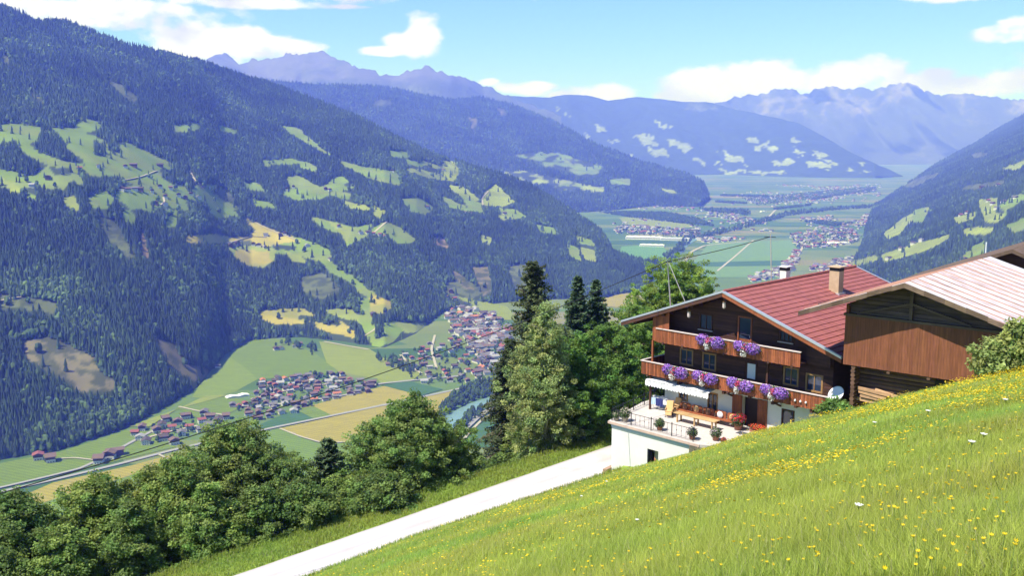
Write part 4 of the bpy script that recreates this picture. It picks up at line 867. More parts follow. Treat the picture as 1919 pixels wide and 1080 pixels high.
# ground floor with real openings: piers and lintels round the windows and doors
def wall_with_holes(mb, x0, x1, z0, ztop, holes, y0, y1, colf=lambda: (1, 1, 1)):
    xs = sorted({x0, x1, *[h[0] for h in holes], *[h[1] for h in holes]})
    for a, b in zip(xs[:-1], xs[1:]):
        mid = (a+b)/2; hs = sorted([(h[2], h[3]) for h in holes if h[0]-1e-6 <= mid <= h[1]+1e-6]); z = z0
        for (ha, hb) in hs:
            if ha > z+.01: mb.slab([(a, z), (b, z), (b, ha), (a, ha)], y0, y1, colf())
            z = max(z, hb)
        if callable(ztop):
            pts = [(a, z), (b, z), (b, ztop(b))]+([(0, ztop(0))] if a < 0 < b else [])+[(a, ztop(a))]
        else: pts = [(a, z), (b, z), (b, ztop), (a, ztop)]
        if max(p[1] for p in pts) > z+.02: mb.slab(pts, y0, y1, colf())
GH = [(-4.95,-4.05,-20.55,-19.4),(-2.2,-1.25,-20.9,-19.35),(.97,2.28,-21.5,-19.1),(4.3,5.35,-20.75,-19.4),(6.95,7.6,-20.5,-19.9)]
b = MB(HB); wall_with_holes(b, XL, XR, -27, -18.6, GH, 0, .35)
b.box(XL, XL+.35, .352, YB, -27, -18.6); b.box(XR-.35, XR, .352, YB, -27, -18.6); b.box(XL+.352, XR-.352, YB-.35, YB, -27, -18.6); b.build('ground_floor_wall', M_PLASTER, Hs)
UH = [(-4.9,-3.6,-17.55,-16.2),(-2.75,-1.45,-17.6,-16.2),(1.2,2.15,-18.2,-16.3),(4.35,5.6,-17.55,-16.15),(6.15,7.5,-17.7,-16.35),(-3.1,-1.9,-14.4,-13.15),(.35,1.6,-15.5,-12.9),(3.9,5.0,-14.35,-13.5)]
b = MB(HB); wall_with_holes(b, XL-.05, XR+.05, -18.598, lambda x: rz(x, .42), UH, -.06, .3)
# horizontal log courses on the face
z = -18.45
while z < -11.6:
    xs0, xs1 = XL-.05, XR+.05
    lim = (ZR-.5-z)/SL
    a, c_ = max(xs0, -lim), min(xs1, lim)
    if c_-a > .5:
        segs = [(a, c_)]
        for h in UH:
            if h[2]-.05 < z < h[3]+.05 or h[2]-.05 < z+.2 < h[3]+.05:
                ns = []
                for (p, q) in segs:
                    if h[1] <= p or h[0] >= q: ns.append((p, q))
                    else:
                        if h[0]-p > .1: ns.append((p, h[0]-.08))
                        if q-h[1] > .1: ns.append((h[1]+.08, q))
                segs = ns
        for (p, q) in segs:
            if q-p > .15: b.slab([(p, z), (q, z), (q, z+.2), (p, z+.2)], -.095, -.062, jit(.25))
    z += .235
b.box(XL-.05, XL+.3, .302, YB, -18.598, rz(XL, .5)); b.box(XR-.3, XR+.05, .302, YB, -18.598, rz(XR, .5))
b.slab([(XL+.3,-18.598),(XR-.3,-18.598),(XR-.3,rz(XR,.42)),(0,rz(0,.42)),(XL+.3,rz(XL,.42))], YB-.35, YB); b.build('timber_wall', M_DARKT, Hs)
b = MB(HB); b.box(XL+.36, XR-.36, .4, YB-.4, -18.7, -18.6); b.box(XL+.36, XR-.36, .4, YB-.4, -15.7, -15.6); b.build('floor_slab', M_DOOR, Hs)
b = MB(HB); b.box(XL+.4, XR-.4, 1.6, 1.7, -27, -11.6) ; b = MB(HB); b.slab([(XL+.4,-27),(XR-.4,-27),(XR-.4,rz(XR,.6)),(0,rz(0,.6)),(XL+.4,rz(XL,.6))], 1.6, 1.7); b.build('inner_partition', M_DOOR, Hs)
# windows and doors
def window(x0, x1, z0, z1, y, parent, zo, fm=M_FRAME, mull=1, sill=True, curtain=False, fw=.1):
    f = MB(zo); f.box(x0, x1, y-.05, y+.08, z0, z0+fw); f.box(x0, x1, y-.05, y+.08, z1-fw, z1); f.box(x0, x0+fw, y-.05, y+.08, z0+fw+.001, z1-fw-.001); f.box(x1-fw, x1, y-.05, y+.08, z0+fw+.001, z1-fw-.001)
    for k in range(mull): xm = x0+(x1-x0)*(k+1)/(mull+1); f.box(xm-.03, xm+.03, y-.02, y+.06, z0+fw+.001, z1-fw-.001)
    fo = f.build('window', fm, parent)
    g = MB(zo); g.box(x0+fw, x1-fw, y+.03, y+.05, z0+fw, z1-fw); g.build('pane', M_GLASS, fo)
    if sill: s = MB(zo); s.box(x0-.08, x1+.08, y-.16, y-.052, z0-.07, z0-.005); s.build('sill', M_RAIL, fo)
    if curtain: s = MB(zo); s.box(x0+fw, x1-fw, y-.012, y-.002, z0+.5, z1-fw); s.build('curtain', M_WHITE, fo)
    return fo
for h in UH[:2]+UH[3:5]: window(h[0], h[1], h[2], h[3], -.06, Hs, HB, mull=1, sill=False, fw=.13)
window(*UH[5], -.06, Hs, HB, fm=M_DARKT, mull=1); window(*UH[7], -.06, Hs, HB, fm=M_DARKT, mull=2)
window(*GH[0], 0.02, Hs, HB, mull=1); window(*GH[1], 0.02, Hs, HB, mull=1, sill=False); window(*GH[3], .02, Hs, HB, fm=M_DARKT, mull=0); window(*GH[4], .02, Hs, HB, fm=M_DARKT, mull=0)
def door(x0, x1, z0, z1, y, parent, zo, label=None, glazed=True, m=M_FRAME):
    f = MB(zo); f.box(x0, x0+.12, y-.05, y+.1, z0, z1); f.box(x1-.12, x1, y-.05, y+.1, z0, z1); f.box(x0+.121, x1-.121, y-.05, y+.1, z1-.12, z1)
    f.box(x0+.121, x1-.121, y+.04, y+.09, z0, z0+(z1-z0)*(.38 if glazed else 1)-.13); fo = f.build('door', m, parent)
    if glazed: g = MB(zo); g.box(x0+.121, x1-.121, y+.05, y+.07, z0+(z1-z0)*.38-.12, z1-.121); g.build('pane', M_GLASS, fo)
    hd = MB(zo); hd.box(x1-.22, x1-.18, y-.02, y+.04, z0+1., z0+1.15); hd.build('handle', M_METAL, fo)
    if label: fo['label'] = label
door(.35, 1.6, -15.5, -12.9, -.06, Hs, HB, m=M_BALC)
door(1.2, 2.15, -18.2, -16.3, -.06, Hs, HB, m=M_DARKT)
b = MB(HB); b.box(1.32, 2.03, -.085, -.072, -17.6, -16.45); b.build('curtain', M_WHITE, Hs)
b = MB(HB); b.box(.97, 2.28, .5, .56, -21.5, -19.1); b.build('doorway', M_DOOR, Hs)  # dark panel stands in for the shade inside the open entrance
for x0, x1 in ((.08, .95), (2.3, 3.12)):
    b = MB(HB); planks(b, x0, x1, -.075, -.004, -21.5, -19.08, .14, .008, .15); b.build('door_leaf', M_BALC, Hs)
# roof: courses of tiles with a shadow gap at every lap
yf, yb = -1.7, 19.6
for sg in (1, -1):
    b = MB(HB); n = 19; Ls = 9.5; st = Ls/n
    for k in range(n):
        xa, xb = k*st, (k+1)*st+.04; dz = .05
        za, zb = rz(xa), rz(xb)+dz
        nx = 62
        for j in range(nx):
            y0 = yf+(yb-yf)*j/nx+.006; y1 = yf+(yb-yf)*(j+1)/nx-.006; w = .012*random.random()
            b.add([(sg*xa,y0,za+w),(sg*xb,y0,zb+w),(sg*xb,y1,zb+w),(sg*xa,y1,za+w),(sg*xb,y0,zb-.05),(sg*xb,y1,zb-.05)], [(0,1,2,3) if sg > 0 else (3,2,1,0), (1,4,5,2) if sg > 0 else (2,5,4,1)], jit(.10))
    ro = b.build('roof', M_TILE, Hs)
    b = MB(HB)                                   # sarking boards below the tiles
    b.slab([(0,ZR-.06),(sg*9.5,rz(9.5,.06)),(sg*9.5,rz(9.5,.16)),(0,ZR-.16)], yf+.01, yb-.01); b.build('roof_boarding', M_DARKT, Hs)
    b = MB(HB); b.slab([(0,ZR-.0),(sg*9.62,rz(9.62,.0)),(sg*9.62,rz(9.62,.34)),(0,ZR-.34)], yf-.09, yf-.012); b.build('verge_board', M_BALC if sg > 0 else M_DARKT, Hs)
    b = MB(HB); b.slab([(0,ZR+.13),(sg*9.62,rz(9.62,-.13)),(sg*9.62,rz(9.62,.03)),(0,ZR-.03)], yf-.125, yf-.092); b.box(-.02 if sg > 0 else -.02, .02, yf-.12, yf-.1, ZR, ZR+.05)
    b.slab([(0,ZR+.115),(sg*9.6,rz(9.6,-.115)),(sg*9.6,rz(9.6,-.085)),(0,ZR+.085)], yf-.09, yf+.12); b.build('verge_flashing', M_METAL, Hs)
    b = MB(HB)
    b.slab([(0,ZR+.115),(sg*9.6,rz(9.6,-.115)),(sg*9.6,rz(9.6,-.085)),(0,ZR+.085)], yb-.1, yb+.06); b.build('back_flashing', M_METAL, Hs)
    b = MB(HB); b.tube([(sg*9.58, yf-.05, rz(9.58)+.0), (sg*9.58, yb, rz(9.58)-.02)], .075, 8); b.build('gutter', M_METAL, Hs)
b = MB(HB)
for j in range(46): y = yf+(yb-yf)*j/46; b.tube([(0,y,ZR+.06),(0,y+.44,ZR+.085)], [.11,.125], 7, jit(.1))
b.build('ridge_tiles', M_TILE, Hs)
for x in (-8.4, -5.6, -2.9, 0, 2.9, 5.6, 8.1):
    b = MB(HB); b.box(x-.13, x+.13, yf+.15, .2 if x not in (-8.4, 8.1) else 19, rz(x, .50) if x else ZR-.55, rz(x, .2) if x else ZR-.22); b.build('purlin', M_DARKT, Hs)
b = MB(HB)
for k in range(26): y = yf+.5+k*.8; [b.bar((0, y, ZR-.23), (sg*9.4, y, rz(9.4, .23)), .1, .13) for sg in (-1, 1)]
b.build('rafters', M_DARKT, Hs)
# balconies
def balcony(name, x0, x1, zt, zb, left_len, zfloor):
    f = MB(HB); f.box(x0, x1, -1.28, -.1, zfloor-.14, zfloor)
    if left_len: f.box(x0, XL-.06, -.098, left_len, zfloor-.14, zfloor)
    for x in np.arange(x0+.6, x1, 1.9): f.box(x-.09, x+.09, -1.38, -.1, zfloor-.32, zfloor-.142)
    fl = f.build(name, M_DARKT, Hs)
    b_ = MB(HB); planks(b_, x0, x1, -1.36, -1.31, lambda x: zb-.03+.04*abs(sin(x*6.3)), zt-.07, .155, .012, .42)
    if left_len:
        k = -1.28
        while k < left_len: b_.box(x0-.045, x0-.005, k+.006, k+.149, zb, zt-.07, jit(.42)); k += .155
    b_.build('balcony_boards', M_BALC, fl)
    r = MB(HB); r.box(x0-.06, x1+.04, -1.42, -1.25, zt-.065, zt)
    if left_len: r.box(x0-.08, x0+.09, -1.248, left_len, zt-.065, zt)
    r.build('rail', M_RAIL, fl)
    return fl
balcony('lower_balcony', -7.77, 8.68, -17.46, -18.6, 9, -18.42)
balcony('upper_balcony', -6.3, 6.35, -14.6, -15.75, 0, -15.55)
# boarded screen at the left end of the upper balcony, up to the roof
b = MB(HB); planks(b, -6.75, -5.15, -1.31, -1.25, lambda x: -15.78+.25*max(0, -x-6.2), lambda x: rz(x, .36), .16, .008, .22); b.build('balcony_screen', M_BALC, Hs)
b = MB(HB); b.box(6.36, 8.2, -.5, -.44, -15.6, rz(8.2,.4)); b.build('gable_cheek', M_DARKT, Hs)
for x, y, z0, z1 in ((-6.75,-1.22,-18.4,-15.7),(-6.75,2.4,-18.4,rz(-6.75,.5)),(-6.95,-1.15,-21.5,-18.7),(3.4,-.7,-18.4,-15.7)):
    b = MB(HB); b.box(x-.075, x+.075, y-.075, y+.075, z0, z1); b.build('post', M_BALC if x > -6.9 and x < 0 else M_DARKT, Hs)
for x in (-4.2, 0, 4.2, 7.3):
    b = MB(HB); b.slab([(x-.1,-18.62),(x+.1,-18.62),(x+.1,-18.9),(x-.1,-18.9)], -1.25, -.06); b.bar((x,-1.0,-18.8),(x,-.02,-19.25),.12,.12); b.build('bracket', M_DARKT, Hs)
# awning with scalloped valance under the lower balcony
aw = MB(HB); ax0, ax1 = -7.2, -1.1
aw.add([(ax0,-.15,-18.78),(ax1,-.15,-18.78),(ax1,-1.5,-18.98),(ax0,-1.5,-18.98),(ax0,-.15,-18.81),(ax1,-.15,-18.81),(ax1,-1.5,-19.01),(ax0,-1.5,-19.01)], [(0,3,2,1),(4,5,6,7),(0,1,5,4),(1,2,6,5),(2,3,7,6),(3,0,4,7)])
awo = aw.build('awning', M_WHITE, Hs)
v_ = MB(HB); n = 22
for k in range(n):
    xa = ax0+(ax1-ax0)*k/n; xb = ax0+(ax1-ax0)*(k+1)/n-.01; xm = (xa+xb)/2; yy = -1.53-.03*(k % 2)
    v_.slab([(xa,-19.03),(xb,-19.03),(xb,-19.34),(xb-.04,-19.42),(xm,-19.48),(xa+.04,-19.42),(xa,-19.34)], yy-.012, yy)
v_.build('valance', M_WHITE, awo)
# chimneys
def chimney(x, y, sx, sy, zb, zt, m, cap):
    b = MB(HB); b.box(x-sx/2, x+sx/2, y-sy/2, y+sy/2, zb, zt); o = b.build('chimney', m, Hs)
    b = MB(HB); b.box(x-sx/2-.002, x+sx/2+.002, y-sy/2-.002, y+sy/2+.002, zt+.002, zt+.3); b.build('flue_mouth', M_SOOT_SHADE, o)
    b = MB(HB); b.box(x-sx/2-.13, x+sx/2+.13, y-sy/2-.13, y+sy/2+.13, zt+.302, zt+.38); b.build('cap', cap, o)
    b = MB(HB); b.box(x-sx/2-.12, x+sx/2+.16, y-sy/2-.14, y+sy/2+.14, rz(x+sx/2)-.1, rz(x+sx/2)+.13); b.build('flashing', M_METAL, o)
chimney(2.75, 10.6, .85, .8, rz(3.3)-.3, rz(2.75)+1.75, M_CHIM, M_CHIM)
chimney(-1.2, 9.3, .62, .62, rz(-1.6)-.3, rz(-1.2)+.95, M_PLASTER, M_PLASTER)
b = MB(HB); b.box(5.9, 6.2, 14.7, 15.1, rz(6.05), rz(6.05)+.12); b.tube([(6.05,14.9,rz(6.05)+.1),(6.05,14.9,rz(6.05)+.35)], .05); b.build('roof_vent', M_METAL, Hs)
b = MB(HB); b.slab([(3.9,rz(4.6)+.14),(4.15,rz(4.15)+.14),(4.15,rz(4.15)+.2),(3.9,rz(3.9)+.2)], 5.5, 9.2);  b.build('snow_guard', M_IRON, Hs)
# hanging lanterns below the gable
for (u, v, lb) in ((1357, 571, 'hanging lantern below the ridge of the farmhouse'), (1291, 588, 'smaller hanging lantern under the left slope of the gable')):
    x, z = hpl(u, v, -1.4); ztop = rz(x, .2); P = h2w(x, -1.4, z-.3); o = empty('lantern', lb, 'lantern', P, HA)
    b = MB(); b.lathe([(.09,0),(.13,.1),(.13,.42),(.09,.5)], n=6); b.build('glass_body', M_RAIL, o)
    b = MB(); b.lathe([(.2,.5),(.05,.68),(.02,.7)], n=6); b.build('hood', mat('copper', (.35,.17,.08), .4, .1, 5, metal=.6), o)
    b = MB(); b.tube([(0,0,.69),(0,0,ztop-z+.3)], .012, 5); b.build('chain', M_IRON, o)
# satellite dish
dx, dz_ = hpl(1568, 740, -1.5); P = h2w(dx, -1.5, dz_); o = empty('satellite_dish', 'round white satellite dish at the right end of the lower balcony', 'satellite dish', P, HA)
b = MB(); R0 = .60; N = 26; nrm = np.array([-.2,-.75,.62]); nrm /= np.linalg.norm(nrm); tx = np.cross(nrm, (0,0,1)); tx /= np.linalg.norm(tx); ty = np.cross(tx, nrm)
vs_ = []; fs_ = []
for side in (0, 1):
    for r in range(7):
        rr = R0*r/6
        for k in range(N): an = 2*pi*k/N; q = tx*rr*cos(an)+ty*rr*sin(an)+nrm*(rr*rr*.35-side*.02); vs_.append(tuple(q))
for side in (0, 1):
    for r in range(6):
        for k in range(N): a0 = side*7*N+r*N+k; a1 = side*7*N+r*N+(k+1) % N; fs_.append((a0,a1,a1+N,a0+N) if not side else (a0+N,a1+N,a1,a0))
for k in range(N): fs_.append((6*N+k, 6*N+(k+1) % N, 13*N+(k+1) % N, 13*N+k))
b.add(vs_, fs_); b.build('dish', M_WHITE, o, True)
b = MB(); b.tube([tuple(-ty*R0*.95+nrm*.1), tuple(nrm*.6-ty*.15)], .015, 6); b.box(-.05+nrm[0]*.6, .05+nrm[0]*.6, nrm[1]*.6-.05, nrm[1]*.6+.05, nrm[2]*.6-.2, nrm[2]*.6-.1); b.build('feed_arm', M_METAL, o)
b = MB(); b.tube([(0,.02,0),(0,.2,-.05),(-.55,.22,-.1)], .03, 8); b.build('bracket', M_METAL, o)
# flower boxes
M_PET = mat('petals', (1, 1, 1), .6, .05, 5, trans=.3); M_FOL = mat('flower foliage', (1, 1, 1), .7, .08, 5, trans=.2)
PURP = [(.26,.12,.62),(.40,.2,.68),(.2,.1,.5),(.55,.35,.75),(.45,.15,.55)]; REDS = [(.62,.04,.10),(.7,.12,.22),(.6,.05,.25)]; WH = [(.85,.8,.72),(.85,.85,.85)]
def florets(c, s, n, cols, size=.055, seed=0, squash=(1, 1, 1)):
    rg = np.random.default_rng(seed); p = rg.normal(0, 1, (n, 3)); p /= np.linalg.norm(p, axis=1)[:, None]; nn = p.copy(); p *= np.array(s)*(.45+.75*rg.random((n, 1))**.6)
    nn += rg.normal(0, .4, (n, 3)); nn[:, 1] -= .3
    V, Fq = quads(np.array(c)+p, nn, rg.normal(0, 1, (n, 3)), size*rg.uniform(.7, 1.2, n), size*rg.uniform(.7, 1.2, n))
    cc = np.array(cols)[rg.integers(0, len(cols), n)]*rg.uniform(.75, 1.15, (n, 1)); return V, Fq, cc
def merge(L_):
    off = 0; V = []; Fq = []; Cc = []
    for v, f, c in L_: V.append(v); Fq.append(f+off); Cc.append(c); off += len(v)
    return np.concatenate(V), np.concatenate(Fq), np.concatenate(Cc)
FB = [(1266,698,-17.5,'leftmost petunia box on the lower balcony rail',.95),(1322,711,-17.5,'second petunia box from the left on the lower balcony rail',.9),(1387,723,-17.5,'third petunia box from the left on the lower balcony rail',.9),(1452,736,-17.5,'rightmost petunia box on the lower balcony rail',.9),
      (1332,642,-14.6,'large petunia box on the upper balcony left of the gable door',1.),(1400,657,-14.6,'smaller petunia box on the upper balcony right of the gable door',.88)]
for i, (u, v, zr, lb, k) in enumerate(FB):
    x, z = hpl(u, v, -1.5); P = h2w(x, -1.52, zr-.35); o = empty('flower_box', lb, 'flower box', P, HA, 'purple petunia boxes on the balconies')
    b = MB(); b.box(-1.0*k, 1.0*k, -.1, .1, -.1, .1); b.build('box', M_DARKT, o)
    mesh_np('foliage', *florets((0,-.05,.02), (1.25*k,.30,.38), 1100, [(.05,.1,.03),(.08,.14,.04)], .05, i)[:2], M_FOL, o, col=florets((0,0,0), (1,1,1), 1100, [(.05,.1,.03),(.08,.14,.04)], .05, i)[2])
    V, Fq, Cc = merge([florets((-.62*k,-.12,.1), (.55*k,.32,.40*k), 480, PURP, .06, 10+i), florets((-.98*k,-.05,.2), (.2,.2,.25), 80, PURP, .05, 90+i), florets((.6*k,-.12,.02), (.62*k,.34,.44*k), 640, PURP, .06, 20+i), florets((-.05*k,-.2,.05), (.26*k,.26,.3), 130, REDS, .055, 30+i), florets((.28,-.16,.2), (.3,.22,.22), 90, REDS+PURP, .055, 35+i),
                       florets((-.18*k,-.22,-.3), (.26*k,.22,.36), 150, WH, .055, 40+i), florets((-.28*k,-.2,.05), (.2,.2,.2), 40, WH, .05, 45+i)])
    mesh_np('blossoms', V, Fq, M_PET, o, col=Cc)
x, z = hpl(1500, 753, -1.42); o = empty('balcony_ornament', 'three small white ornaments hanging on the lower balcony boards', 'ornament', h2w(x, -1.42, z), HA)
for k in range(3): b = MB(); b.lathe([(.01,-.1),(.07,-.06),(.08,0),(.05,.07),(.01,.1)], (k*.42-.42, 0, 0), 8); b.build('ornament', M_WHITE, o, True)
# ------------------------------------------------------------------ terrace on its white base
TZ = -21.5; tx0, tx1, ty0 = -7.0, 1.2, -6.0
Te = empty('terrace', 'raised farmhouse terrace with pale paving on a white walled base', 'terrace', h2w(0, 0, TZ), HA)
b = MB(TZ); b.add([(tx0-.2,ty0-.15,TZ),(tx1+.1,ty0-.15,TZ),(3.6,-5.0,TZ),(4.2,-1.6,TZ),(4.2,-.01,TZ),(XL-2.3,-.01,TZ),(tx0-.2-1.5,-.01,TZ),(tx0-.2,ty0-.15,TZ-.22),(tx1+.1,ty0-.15,TZ-.22),(3.6,-5.0,TZ-.22),(4.2,-1.6,TZ-.22),(4.2,-.01,TZ-.22),(XL-2.3,-.01,TZ-.22),(tx0-1.7,-.01,TZ-.22)],
     [(0,1,2,3,4,5,6),(7,8,1,0),(8,9,2,1),(9,10,3,2),(10,11,4,3),(13,7,0,6),(13,12,11,10,9,8,7)]); b.box(tx0-1.75, XL-.02, 0, 3.2, TZ-.22, TZ-.003); b.build('paving', M_PAVE, Te)
b = MB(TZ)
wx0, wx1 = tx0+.0, tx1-.1; dh = (hpl(1214, 850, ty0)[0], hpl(1224, 850, ty0)[0])
hol = [(dh[0]-.05, dh[0]+.95, -24.75, -22.95)]
wall_with_holes(b, wx0, wx1, -27.5, TZ-.222, hol, ty0+.05, ty0+.4); b.box(wx1-.35, wx1, ty0+.402, -.05, -27.5, TZ-.222); b.add([(wx0,ty0+.4,-27.5),(wx0-1.6,3,-27.5),(wx0-1.6,3,TZ-.222),(wx0,ty0+.4,TZ-.222),(wx0+.35,ty0+.41,-27.5),(wx0-1.25,3,-27.5),(wx0-1.25,3,TZ-.222),(wx0+.35,ty0+.41,TZ-.222)],[(0,1,2,3),(5,4,7,6),(1,5,6,2),(0,3,7,4)])
b.build('base_wall', M_PLASTER, Te)
b = MB(TZ); b.box(wx0-.03, wx1+.03, ty0+.0, ty0+.046, TZ-.46, TZ-.225); b.build('base_band', mat('pale blue band', (.42,.5,.6), .8, .05, 2), Te)
b = MB(TZ); b.box(tx0-.22, tx1+.12, ty0-.2, ty0-.152, TZ-.2, TZ-.02); b.build('edge_board', mat('pinkish edging', (.5,.36,.3), .8, .15, 3), Te)
b = MB(TZ); b.box(hol[0][0]+.01, hol[0][1]-.01, ty0+.9, ty0+.96, -24.75, -22.95); do = b.build('doorway', M_PLASTER, Te)
b = MB(TZ); b.box(hol[0][0], hol[0][0]+.1, ty0+.0, ty0+.5, -24.75, -22.95); b.build('door', M_IRON, Te)
b = MB(TZ); b.box(hol[0][1]+.0, hol[0][1]+.06, ty0-.45, ty0-.39, -24.9, -23.3); b.bar((hol[0][0]+.4,ty0-.42,-24.6),(hol[0][1],ty0-.42,-24.4),.05,.05); b.bar((hol[0][0]+.4,ty0-.42,-24.2),(hol[0][1]+.3,ty0-.42,-24.0),.05,.05); b.build('handrail', mat('rusty rail', (.4,.16,.12), .8, .2, 5), Te)
b = MB(TZ); b.box(wx1-.6, wx1+.5, ty0-.25, ty0+.6, -23.1, TZ-.24); b.build('corner_stone', mat('mossy stone', (.13,.12,.085), .95, .3, 3, bump=.05), Te)
# railing
Ra = empty('terrace_railing', 'dark iron railing round the terrace edge', 'railing', h2w(tx0, ty0, TZ), HA)
def railing(pts, zt=.95):
    for (x0, y0), (x1, y1) in zip(pts[:-1], pts[1:]):
        L_ = math.hypot(x1-x0, y1-y0); n = max(1, round(L_/1.7))
        for k in range(n+1):
            t = k/n; b = MB(); b.box(x0+(x1-x0)*t-.025, x0+(x1-x0)*t+.025, y0+(y1-y0)*t-.025, y0+(y1-y0)*t+.025, 0, zt+.12); b.build('post', M_IRON, Ra)
        b = MB(); nb_ = round(L_/.42)
        for k in range(nb_): t = (k+.5)/nb_; x = x0+(x1-x0)*t; y = y0+(y1-y0)*t; b.tube([(x,y,.1),(x,y,zt)], .011, 5); b.lathe([(.01,-.07),(.035,0),(.01,.07)], (x,y,zt*.6), 6)
        b.build('balusters', M_IRON, Ra)
        b = MB(); b.bar((x0,y0,zt),(x1,y1,zt),.04,.03); b.bar((x0,y0,.1),(x1,y1,.1),.025,.02); b.build('rail', M_IRON, Ra)
railing([(-1.65,9.0),(-.05,.1),(7.6,.1)])
# blue washing / windbreak behind the left railing
# ------------------------------------------------------------------ things on the terrace
M_CLAY = mat('terracotta pot', (.32,.14,.09), .85, .12, 6); M_STONEP = mat('pale planter', (.5,.43,.36), .85, .12, 6)
def onterr(u, v):
    a, c = ray(u, v); Y = TZ/c; return (a*Y, Y, TZ+.005)
def pot(u, v, lb, kind, s=1., seed=0):
    o = empty('flower_pot', lb, 'flower pot', onterr(u, v), seed*1.3)
    b = MB(); b.lathe([(.14*s,0),(.2*s,.05*s),(.24*s,.3*s),(.27*s,.32*s),(.27*s,.36*s),(.2*s,.355*s)], n=14); b.build('pot', M_CLAY if kind != 'pale' else M_STONEP, o, True)
    pal = {'red': REDS+[(.75,.05,.04)]*3, 'pale': [(.7,.62,.5),(.6,.5,.4)], 'green': [(.16,.22,.08)], 'mauve': [(.5,.35,.5),(.6,.5,.5)]}[kind]
    V, Fq, Cc = merge([florets((0,0,.55*s), (.38*s,.38*s,.32*s), 500, [(.06,.11,.035),(.1,.15,.05)], .05*s, seed), florets((0,0,.72*s), (.16*s,.16*s,.3*s), 120, [(.08,.13,.04)], .05*s, seed+3)]); mesh_np('foliage', V, Fq, M_FOL, o, col=Cc)
    V, Fq, Cc = florets((0,-.02,.66*s), (.38*s,.38*s,.3*s), 150 if kind != 'red' else 330, pal, .045*s, seed+7); mesh_np('blossoms', V, Fq, M_PET, o, col=Cc)
pot(1171,790,'pale bushy flower pot at the left corner of the terrace','pale',1.15,1); pot(1236,807,'small pot with a round shrub behind the front railing','green',.95,2); pot(1297,824,'third pot from the left along the front railing','mauve',.95,3); pot(1341,826,'fourth pot from the left, near the end of the railing','mauve',1.05,4)
pot(1356,834,'little terracotta pot at the right end of the railing','red',.55,5); pot(1383,806,'tall pot of red geraniums left of the entrance','red',1.35,6); pot(1478,812,'orange flower pot before the white wall right of the entrance','red',.6,9)
pot(1155,789,'pale round plant at the outer corner beside the bushy pot','pale',.8,11)
o = empty('geranium_trough', 'low trough of orange red geraniums right of the entrance', 'flower trough', onterr(1420,812), HA)
b = MB(); b.box(-.62,.62,-.16,.16,0,.26); b.build('trough', M_CLAY, o); V, Fq, Cc = florets((0,0,.38), (.68,.28,.2), 420, [(.06,.11,.035)], .05, 71); mesh_np('foliage', V, Fq, M_FOL, o, col=Cc); V, Fq, Cc = florets((0,-.04,.44), (.68,.3,.22), 420, [(.75,.09,.03),(.7,.16,.05),(.7,.05,.05)], .05, 72); mesh_np('blossoms', V, Fq, M_PET, o, col=Cc)
M_PINE = mat('pale pine wood', (.44,.28,.13), .6, .12, 4, extra=boards_tex(1.5, False)); M_CUSH = mat('orange yellow cushion', (.62,.38,.17), .9, .1, 6); M_CUSHB = mat('brown cushion', (.22,.11,.065), .9, .15, 6)
# long table
A_ = onterr(1278,787); B_ = onterr(1345,805)
def local_of(P): d = np.array(P[:2])-HO; return d@hex_, d@hey
xa, ya = local_of(A_); xb, yb_ = local_of(B_)
o = empty('garden_table', 'long pale pine table on the terrace in front of the bench', 'table', h2w(-1.6,-2.35,TZ), HA)
b = MB()
for k in range(5): b.box(-1.9, 1.9, -.38+.155*k, -.38+.155*k+.145, .70, .745, jit(.1))
b.build('tabletop', M_PINE, o)
for x in (-1.6, 0, 1.6): b = MB(); b.box(x-.05, x+.05, -.3, -.2, 0, .66); b.box(x-.05, x+.05, .2, .3, 0, .66); b.box(x-.05, x+.05, -.32, .32, .662, .698); b.build('leg', M_PINE, o)
o = empty('garden_bench', 'long wooden bench with brown cushions against the white house wall', 'bench', h2w(-1.7,-.75,TZ), HA)
b = MB(); b.box(-2.9,2.9,-.25,.25,.40,.45); b.build('seat', M_BALC, o)
for x in (-2.7, -.9, .9, 2.7): b = MB(); b.box(x-.04,x+.04,-.22,.22,0,.398); b.build('leg', M_BALC, o)
b = MB()
for x in (-2.2, -1.1, 0, 1.1, 2.2): b.slab([(x-.5,.46),(x+.5,.46),(x+.5,.95),(x+.35,1.02),(x-.35,1.02),(x-.5,.95)], .2, .26)
b.build('backrest', M_BALC, o)
for k, x in enumerate((-2.2, -1.1, 0, 1.1, 2.2)):
    b = MB(); b.lathe([(.02,-.07),(.24,-.05),(.28,0),(.24,.05),(.02,.07)], (0,0,0), 10)
    q = b.v; b.v = [(x+p[0], .12+p[2], .72+p[1]) for p in q]; b.build('cushion', (M_CUSHB, M_CUSH, M_CUSHB, M_WHITE, M_CUSH)[k], o, True)
